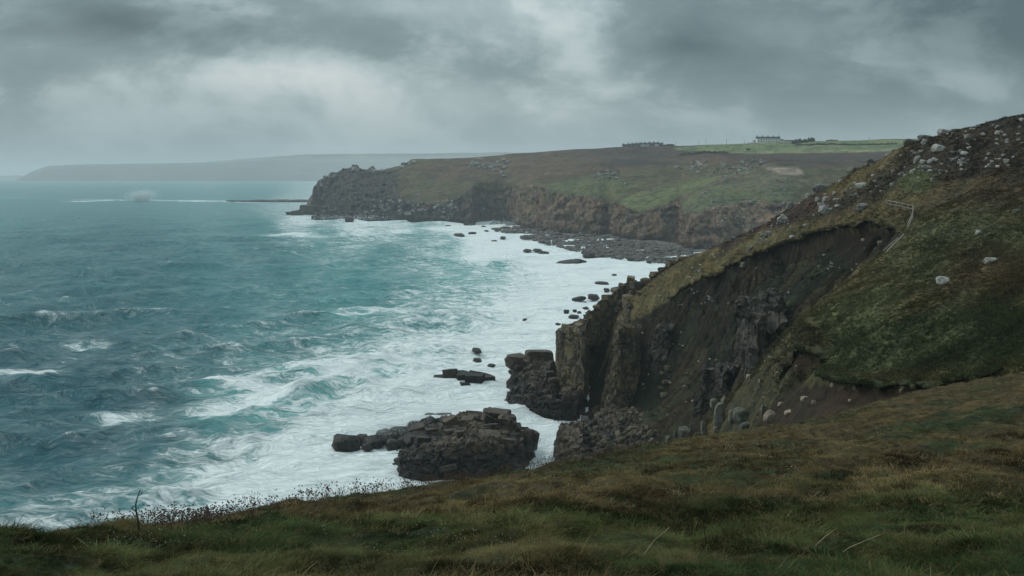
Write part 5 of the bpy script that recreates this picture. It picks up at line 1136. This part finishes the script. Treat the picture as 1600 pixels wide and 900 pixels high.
for px, hh, lb in [(1056, 5.5, 'short pole on the skyline beside the hamlet shrubs'), (1092, 4.6, 'faint pole between the hamlet and the tallest pole'), (1103, 8.6, 'tallest thin pole on the skyline left of the white terrace'), (1135, 6.4, 'pole on the skyline nearer the white terrace'), (1163, 4.6, 'short pole just left of the white garden wall'), (1358, 3.5, 'short post on the skyline of the field near the hill')]:
    t = empty('utility_pole', crest_head(px, 1150, 1400)); tag(t, lb, 'pole', 'poles on the skyline')
    boxm('post', (0, 0, hh / 2 - .5), (.34, .34, hh + 1), 'darkwood', t, .05); boxm('crossbar', (0, 0, hh - .5), (1.3, .15, .15), 'darkwood', t)

# ================================================================== FENCE ON THE HILL
def bar(name, a, b, r, mat, parent, seg=6):
    a, b = Vector(a), Vector(b); L = (b - a).length
    bm = bmesh.new(); bmesh.ops.create_cone(bm, cap_ends=True, segments=seg, radius1=r, radius2=r * .88, depth=L)
    me = bpy.data.meshes.new(name); bm.to_mesh(me); bm.free()
    o = obj(name, me, M[mat], parent); o.rotation_euler = (b - a).to_track_quat('Z', 'Y').to_euler(); o.location = (a + b) / 2; return o
t = empty('wooden_fence'); tag(t, 'weathered post and rail fence turning a corner above the landslip', 'fence')
fpts = [(1384, 322), (1391, 323.5), (1400, 325.5), (1410, 327.5), (1419, 329.5), (1426.5, 331), (1426, 341), (1423, 350), (1418, 360)]
fw = [FM.hit(px, py, 120, 260) or Vector(P(px, py, 180)) for px, py in fpts]
for i, q in enumerate(fw):
    hgt = 1.35 if i != 5 else 1.9
    bar('post', q - Vector((0, 0, .4)), q + Vector((rr.uniform(-.06, .06), 0, hgt)), .11, 'timber', t)
for i in range(len(fw) - 1):
    for z in (.55, 1.15): bar('rail', fw[i] + Vector((0, -.1, z)), fw[i + 1] + Vector((0, -.1, z + rr.uniform(-.06, .06))), .085, 'timber', t)
for a, b, lb in [((1381, 394), (1404, 374), 'long pale pole lying on the grass below the fence, the left one'), ((1384, 397), (1412, 369), 'long pale pole lying on the grass below the fence, the right one')]:
    qa = FM.hit(*a, 120, 260) or Vector(P(*a, 165)); qb = FM.hit(*b, 120, 260) or Vector(P(*b, 175))
    tag(bar('fallen_rail', qa + Vector((0, 0, .25)), qb + Vector((0, 0, .25)), .13, 'timber', None), lb, 'rail', 'fallen rails below the fence')
o = bar('marker_post', (FM.hit(1269, 352, 150, 280) or Vector(P(1269, 352, 215))) - Vector((0, 0, .3)), (FM.hit(1269, 352, 150, 280) or Vector(P(1269, 352, 215))) + Vector((0, 0, 1.3)), .1, 'timber', None); tag(o, 'single short post at the top lip of the landslip', 'post')

# ================================================================== GRASS (instanced, nobody could count it)
def leaf_mat(name, soft=.9):
    m, nt, out = new_mat(name)
    ti = nd(nt, 'ShaderNodeAttribute', None, attribute_name='tint', attribute_type='INSTANCER').outputs['Color']
    rn = nd(nt, 'ShaderNodeObjectInfo').outputs['Random']
    col = nd(nt, 'ShaderNodeVectorMath', {0: ti, 'Scale': mth(nt, 'ADD', .6, mth(nt, 'MULTIPLY', rn, .8))}, operation='SCALE').outputs[0]
    d_ = nd(nt, 'ShaderNodeBsdfDiffuse', {0: col}); tr = nd(nt, 'ShaderNodeBsdfTranslucent', {0: col})
    mx = nd(nt, 'ShaderNodeMixShader', {0: .3, 1: d_.outputs[0], 2: tr.outputs[0]}); nt.links.new(mx.outputs[0], out.inputs[0]); return m
M['blade'] = leaf_mat('grass_blade'); M['seed'] = plain_mat('dead_flower_head', (0.05, 0.034, 0.024), (0.09, 0.06, 0.04), 20)
M['petal'] = plain_mat('white_petal', (0.42, 0.41, 0.36), (0.34, 0.33, 0.28), 20)
def tuft(i, n_, rad, h, wid, lean, spread, mat='blade'):
    r = random.Random(3000 + i); co_, f = [], []
    for b in range(n_):
        a = r.uniform(0, 6.28); q = r.random() ** .6 * rad; x, y = math.cos(a) * q, math.sin(a) * q
        hh = h * r.uniform(.5, 1.1); dirx = lean[0] + r.gauss(0, spread); diry = lean[1] + r.gauss(0, spread); w = wid * r.uniform(.7, 1.3); pa = r.uniform(0, 3.14); wx, wy = math.cos(pa) * w / 2, math.sin(pa) * w / 2
        k0 = len(co_)
        for s in (0, .4, .75):
            bx, by = x + dirx * hh * s ** 1.7, y + diry * hh * s ** 1.7; z = hh * (s - .32 * s * s * min(1.4, math.hypot(dirx, diry))); tp = 1 - .45 * s
            co_ += [(bx - wx * tp, by - wy * tp, z - .03), (bx + wx * tp, by + wy * tp, z - .03)]
        co_.append((x + dirx * hh, y + diry * hh, hh * (1 - .32 * min(1.4, math.hypot(dirx, diry))) - .03))
        f += [(k0, k0 + 1, k0 + 3, k0 + 2), (k0 + 2, k0 + 3, k0 + 5, k0 + 4), (k0 + 4, k0 + 5, k0 + 6)]
    me = bpy.data.meshes.new('tuft'); me.from_pydata(co_, [], f); me.materials.append(M[mat]); return bpy.data.objects.new('tuft', me)
def thrift(i, n_):
    r = random.Random(4000 + i); bm = bmesh.new()
    for b in range(n_):
        x, y = r.gauss(0, .10), r.gauss(0, .10); h = r.uniform(.10, .24); lx, ly = x + r.gauss(.03, .02), y + r.gauss(0, .02)
        a, c, d = bm.verts.new((x - .003, y, 0)), bm.verts.new((x + .003, y, 0)), bm.verts.new((lx, ly, h)); bm.faces.new((a, c, d))
        q = bmesh.ops.create_icosphere(bm, subdivisions=1, radius=r.uniform(.008, .014), matrix=Matrix.Translation((lx, ly, h)))
    me = bpy.data.meshes.new('thrift'); bm.to_mesh(me); bm.free(); me.materials.append(M['seed']); return bpy.data.objects.new('thrift', me)
def scatter(name, pts_, rot, scl, tint, sources, label, cat):
    col = bpy.data.collections.new(name + '_kinds')
    for s_ in sources: col.objects.link(s_)
    me = bpy.data.meshes.new(name); n_ = len(pts_); me.vertices.add(n_); me.vertices.foreach_set('co', np.asarray(pts_, np.float32).ravel())
    a = me.attributes.new('rot', 'FLOAT_VECTOR', 'POINT'); a.data.foreach_set('vector', np.asarray(rot, np.float32).ravel())
    a = me.attributes.new('scl', 'FLOAT', 'POINT'); a.data.foreach_set('value', np.asarray(scl, np.float32))
    a = me.attributes.new('idx', 'INT', 'POINT'); a.data.foreach_set('value', rng.integers(0, len(sources), n_).astype(np.int32))
    set_attr(me, 'tint', tint)
    o = obj(name, me); tag(o, label, cat, kind='stuff')
    ng = bpy.data.node_groups.new(name, 'GeometryNodeTree')
    ng.interface.new_socket('Geometry', in_out='INPUT', socket_type='NodeSocketGeometry'); ng.interface.new_socket('Geometry', in_out='OUTPUT', socket_type='NodeSocketGeometry')
    gi = ng.nodes.new('NodeGroupInput'); go = ng.nodes.new('NodeGroupOutput'); ip = ng.nodes.new('GeometryNodeInstanceOnPoints'); ci = ng.nodes.new('GeometryNodeCollectionInfo')
    ci.inputs['Collection'].default_value = col; ci.inputs['Separate Children'].default_value = True; ci.inputs['Reset Children'].default_value = True
    def na(nm, ty):
        n = ng.nodes.new('GeometryNodeInputNamedAttribute'); n.data_type = ty; n.inputs['Name'].default_value = nm; return n.outputs['Attribute']
    ip.inputs['Pick Instance'].default_value = True
    er = ng.nodes.new('FunctionNodeEulerToRotation')
    L = ng.links.new
    L(gi.outputs[0], ip.inputs['Points']); L(ci.outputs[0], ip.inputs['Instance']); L(na('idx', 'INT'), ip.inputs['Instance Index']); L(na('rot', 'FLOAT_VECTOR'), er.inputs[0]); L(er.outputs[0], ip.inputs['Rotation']); L(na('scl', 'FLOAT'), ip.inputs['Scale']); L(ip.outputs[0], go.inputs[0])
    mod = o.modifiers.new('scatter', 'NODES'); mod.node_group = ng
    return o
def fore_points(n_, d0, d1, seed, beyond=2.0):
    g_ = np.random.default_rng(seed); d = d0 * (d1 / d0) ** g_.random(n_); px = g_.uniform(-60, 1660, n_)
    ds_ = np.interp(px, sp[:, 0], sp[:, 2]); k = d < ds_ + beyond; d, px = d[k], px[k]; x = (px - 800) / FPX * d
    return x, d, FF.at(x, d), px, g_
GRN = np.array((0.036, 0.055, 0.022)); GRN2 = np.array((0.080, 0.088, 0.036)); DRY = np.array((0.135, 0.105, 0.050)); RED = np.array((0.070, 0.052, 0.028)); PALE = np.array((0.20, 0.175, 0.10))
def fore_tint(x, y, px, g_):
    b = smooth(fbm2(x / 4.5, y / 4.5, 4, 240) * 1.5 + 0.6 * (smooth(y, 8, 22) - 0.5) + .2 * smooth(px, 300, 1100) + .06, -.28, .32)[:, None]
    r_ = g_.random((len(x), 1)); q = smooth(fbm2(x / 1.8, y / 1.8, 3, 260), -.3, .3)[:, None]
    gr = GRN * (1 - q) + GRN2 * q; dr = RED * (1 - q) + DRY * q
    c = gr * (1 - b) + dr * b
    m_ = smooth(fbm2(x / .55, y / .55, 3, 265), -.4, .4)[:, None]; c = c * (.35 + 1.3 * m_)
    return np.where(r_ > .93, PALE * (.6 + .4 * b), np.where((r_ > .80) & (r_ <= .93), DRY, c))
WIND = (.75, .1)
near_k = [tuft(i, 46, .13, .085, .0068, (WIND[0] * (.3 + .2 * i), WIND[1] + .35 * (i - 2)), 1.0) for i in range(5)] + [tuft(10 + i, 22, .09, .12, .0045, (.1, 0), 1.1) for i in range(3)]
far_k = [tuft(20 + i, 28, .19, .085, .013, (WIND[0] * (.3 + .2 * i), WIND[1]), 1.0) for i in range(5)]
x, y, z, px, g_ = fore_points(52000, 5.5, 18, 1)
tus = smooth(fbm2(x / 1.1, y / 1.1, 3, 270), -.35, .45)
sc = (0.5 + .75 * tus ** 1.5) * g_.uniform(.65, 1.25, len(x))
scatter('long_grass', np.stack([x, y, z], 1), np.stack([g_.normal(0, .12, len(x)), g_.normal(0, .12, len(x)), g_.normal(.2, 1.1, len(x)) + 1.1 * fbm2(x / 3, y / 3, 2, 280)], 1), sc, fore_tint(x, y, px, g_), near_k, 'long wind-combed green and straw grass on the near slope', 'grass')
x, y, z, px, g_ = fore_points(62000, 12, 84, 2, 3.0)
sc = (0.5 + .5 * smooth(fbm2(x / 2.5, y / 2.5, 3, 270), -.4, .5)) * g_.uniform(.7, 1.2, len(x)) * (1 + .010 * y)
scatter('rough_turf_grass', np.stack([x, y, z], 1), np.stack([g_.normal(0, .15, len(x)), g_.normal(0, .15, len(x)), g_.normal(.2, .8, len(x))], 1), sc, fore_tint(x, y, px, g_), far_k, 'brown and olive rough turf covering the foreground brow', 'grass')
x, y, z, px, g_ = fore_points(60000, 12, 48, 3, .6)
ds_ = np.interp(px, sp[:, 0], sp[:, 2]); k = (y > ds_ * .72) & (g_.random(len(x)) < .20 * smooth(fbm2(x / 1.6, y / 1.6, 4, 290), -.02, .4) * (1 - .6 * smooth(px, 900, 1100)) * smooth(px, 120, 260))
x, y, z = x[k], y[k], z[k]
scatter('dead_thrift_heads', np.stack([x, y, z + .10], 1), np.stack([g_.normal(0, .1, len(x)), g_.normal(0, .1, len(x)), g_.uniform(0, 6.28, len(x))], 1), g_.uniform(.8, 1.3, len(x)), np.tile((.1, .08, .05), (len(x), 1)), [thrift(i, 9) for i in range(4)], 'dark dead thrift flower heads standing along the brow', 'flowers')
# hillside: heather, turf and rough grass clumps coloured like the ground they grow on
g_ = np.random.default_rng(9); n_ = 90000
d = 78 * (285 / 78) ** g_.random(n_); px = g_.uniform(960, 1640, n_); x = (px - 800) / FPX * d; z = FM.at(x, d)
i_ = np.clip(((x - xsM[0]) / hs).astype(int), 0, len(xsM) - 1); j_ = np.clip(((d - ysM[0]) / hs).astype(int), 0, len(ysM) - 1)
ti_ = colM.reshape(len(ysM), len(xsM), 3)[j_, i_]; sl_ = slope.reshape(len(ysM), len(xsM))[j_, i_]; bw_ = bowl[j_, i_]; so_ = sw.reshape(len(ysM), len(xsM))[j_, i_]
py_ = HOR + FPX * (EYE - z) / d
kk_ = (z > 6) & (sl_ < 1.6) & (g_.random(n_) < 1 - .55 * bw_) & (so_ < .4) & (py_ < 720)
x, d, z, ti_ = x[kk_], d[kk_], z[kk_], ti_[kk_]
lp = np.concatenate([np.repeat(a, 3, 0) for a in LIPS]); lp[:, :2] += g_.normal(0, .25, (len(lp), 2))
x = np.r_[x, lp[:, 0]]; d = np.r_[d, lp[:, 1]]; z = np.r_[z, lp[:, 2]]; ti_ = np.r_[ti_, lp[:, 3:]]
hill_k = [tuft(40 + i, 15, .38, .30, .065, (.45, .05), .6) for i in range(5)]
scatter('hillside_grass', np.stack([x, d, z], 1), np.stack([g_.normal(0, .2, len(x)), g_.normal(0, .2, len(x)), g_.uniform(0, 6.28, len(x))], 1), g_.uniform(.6, 1.25, len(x)) * (.7 + .6 * smooth(fbm2(x / 4, d / 4, 3, 300), -.3, .4)), ti_ * g_.uniform(.75, 1.5, (len(x), 1)), hill_k, 'turf, heather and rough grass clothing the hillside', 'grass')

# ================================================================== FOREGROUND STEMS
def stem(name, pts_, r0, mat, label, group=None, twigs=()):
    def tube(pp, r):
        co_, n_ = [], len(pp)
        for i, p in enumerate(pp):
            for a in range(5): co_.append((p[0] + math.cos(a * 1.2566) * r * (1 - .7 * i / n_), p[1] + math.sin(a * 1.2566) * r * (1 - .7 * i / n_), p[2]))
        f = [(i * 5 + a, i * 5 + (a + 1) % 5, i * 5 + 5 + (a + 1) % 5, i * 5 + 5 + a) for i in range(n_ - 1) for a in range(5)]
        return np_mesh(name, co_, f)
    if twigs:
        t = empty(name); tag(t, label, 'stem', group); obj('stalk', tube(pts_, r0), M[mat], t)
        for tw in twigs: obj('twig', tube(tw, r0 * .55), M[mat], t)
    else: t = obj(name, tube(pts_, r0), M[mat]); tag(t, label, 'stem', group)
def fg(px, py, d): return Vector(P(px, py, d))
def gnd(px, py):
    q = FF.hit(px, py, 4, 90, .1); return q if q is not None else fg(px, py, 12)
q = gnd(217, 836); d = q.y
stem('dead_stalk', [q - Vector((0, 0, .1))] + [fg(a, b, d) for a, b in [(217, 832), (216, 815), (213, 800), (212, 788), (215, 776), (219, 766)]], .016, 'darkwood', 'tall bare dead stalk standing against the sea on the left brow', None, [[fg(213, 800, d), fg(208, 796, d - .02), fg(206, 792, d)], [fg(215, 776, d), fg(221, 772, d), fg(222, 768, d)]])
M['straw'] = plain_mat('dry_straw', (0.30, 0.25, 0.15), (0.2, 0.16, 0.1), 12)
for a, b, c, lb in [((1004, 871), (1022, 845), (1046, 824), 'pale bent dry stalk slanting up in the near grass'), ((1302, 873), (1328, 855), (1376, 835), 'pale arched dry stalk at the near right'), ((1005, 870), (1035, 871), (1065, 877), 'dry stalk lying flat in the near grass'), ((118, 848), (125, 840), (131, 835), 'pale broken straw on the left brow'), ((1272, 855), (1290, 838), (1308, 825), 'thin dry stalk left of the arched one'), ((1214, 893), (1224, 880), (1230, 870), 'short bleached stalk near the bottom of the slope')]:
    qa = gnd(*a); d = qa.y; stem('dry_stalk', [qa, fg(*b, d - .03) , fg(*c, d - .06)], .009, 'straw', lb, 'dry stalks in the near grass')
g_ = np.random.default_rng(33); bm = bmesh.new()
for cx, cy_, n_ in [(640, 868, 22), (700, 840, 20), (210, 858, 24), (270, 850, 16), (740, 850, 12), (1165, 726, 8), (560, 830, 10)]:
    for i in range(n_):
        px, py = g_.normal(cx, 45), g_.normal(cy_, 9); 
        if py > 898: continue
        q = gnd(px, py); r_ = .0005 * q.y
        bmesh.ops.create_icosphere(bm, subdivisions=1, radius=float(r_), matrix=Matrix.Translation(q + Vector((0, -.15, .14))))
me = bpy.data.meshes.new('white_flowers'); bm.to_mesh(me); bm.free(); tag(obj('small_white_flowers', me, M['petal']), 'tiny white flowers dotted through the near grass', 'flowers', kind='stuff')

# ================================================================== SPRAY
g_ = np.random.default_rng(71); vv, ff2 = [], []; kv = 0
tet = np.array([(1, 1, 1), (-1, -1, 1), (-1, 1, -1), (1, -1, -1)], float) * .6
for px, py, d, sx_, sy_, sz_, n_, r_ in [(640, 655, 236, 7, 4, 2.6, 5000, .055), (612, 672, 225, 4, 3, 1.6, 2600, .05), (690, 645, 236, 6, 3, 1.6, 2400, .05), (560, 680, 226, 4, 3, 1.2, 1600, .05), (220, 307, 2180, 14, 10, 9, 6000, .6), (150, 313, 2250, 40, 10, 2.0, 1800, .5), (300, 314, 2180, 60, 10, 1.6, 1600, .5), (475, 328, 1520, 24, 10, 5, 1500, .36), (518, 340, 1380, 14, 8, 4, 900, .34), (560, 340, 1270, 40, 6, 2.5, 1500, .3), (545, 578, 300, 5, 3, .9, 1800, .07), (792, 350, 1180, 18, 8, 4, 1300, .3), (350, 604, 280, 6, 3, .7, 1500, .06), (838, 700, 214, 2, 2, 1.2, 900, .04), (800, 632, 262, 3, 2, 1.0, 900, .05)]:
    c = np.array(P(px, py, d)); p_ = c + g_.normal(0, 1, (n_, 3)) * np.array((sx_, sy_, sz_)) * np.array((1, 1, .7)); p_[:, 0] += .6 * np.maximum(p_[:, 2] - c[2], 0); k = p_[:, 2] > .3; p_ = p_[k]
    rs = r_ * g_.uniform(.5, 1.3, (len(p_), 1, 1)); v = (p_[:, None, :] + tet[None] * rs).reshape(-1, 3); b = kv + np.arange(len(p_))[:, None] * 4
    vv.append(v); ff2 += [b + np.array(t_) for t_ in ((0, 1, 2), (0, 3, 1), (0, 2, 3), (1, 3, 2))]; kv += len(v)
M['spray'] = plain_mat('spray_drops', (0.8, 0.85, 0.86), (0.75, 0.8, 0.82), 1.0, .9)
tag(obj('sea_spray_mist', np_mesh('spray', np.concatenate(vv), np.concatenate(ff2), False), M['spray']), 'white spray thrown up where waves break on the rocks', 'spray', kind='stuff')

# ================================================================== AIR
bm = bmesh.new(); bmesh.ops.create_cube(bm, size=1.0)
for v in bm.verts: v.co = Vector((v.co.x * 44000, 12000 + v.co.y * 25200, 98 + v.co.z * 216))
me = bpy.data.meshes.new('haze'); bm.to_mesh(me); bm.free()
m, nt, out = new_mat('sea_haze')
try: m.cycles.volume_sampling = 'DISTANCE'
except Exception: pass
pv = nd(nt, 'ShaderNodeVolumePrincipled', {'Color': (0.86, 0.95, 1.0, 1), 'Density': 0.000115, 'Anisotropy': 0.25}); nt.links.new(pv.outputs[0], out.inputs['Volume'])
tag(obj('haze', me, m), 'pale sea haze filling the air over the bay', 'haze', kind='stuff')
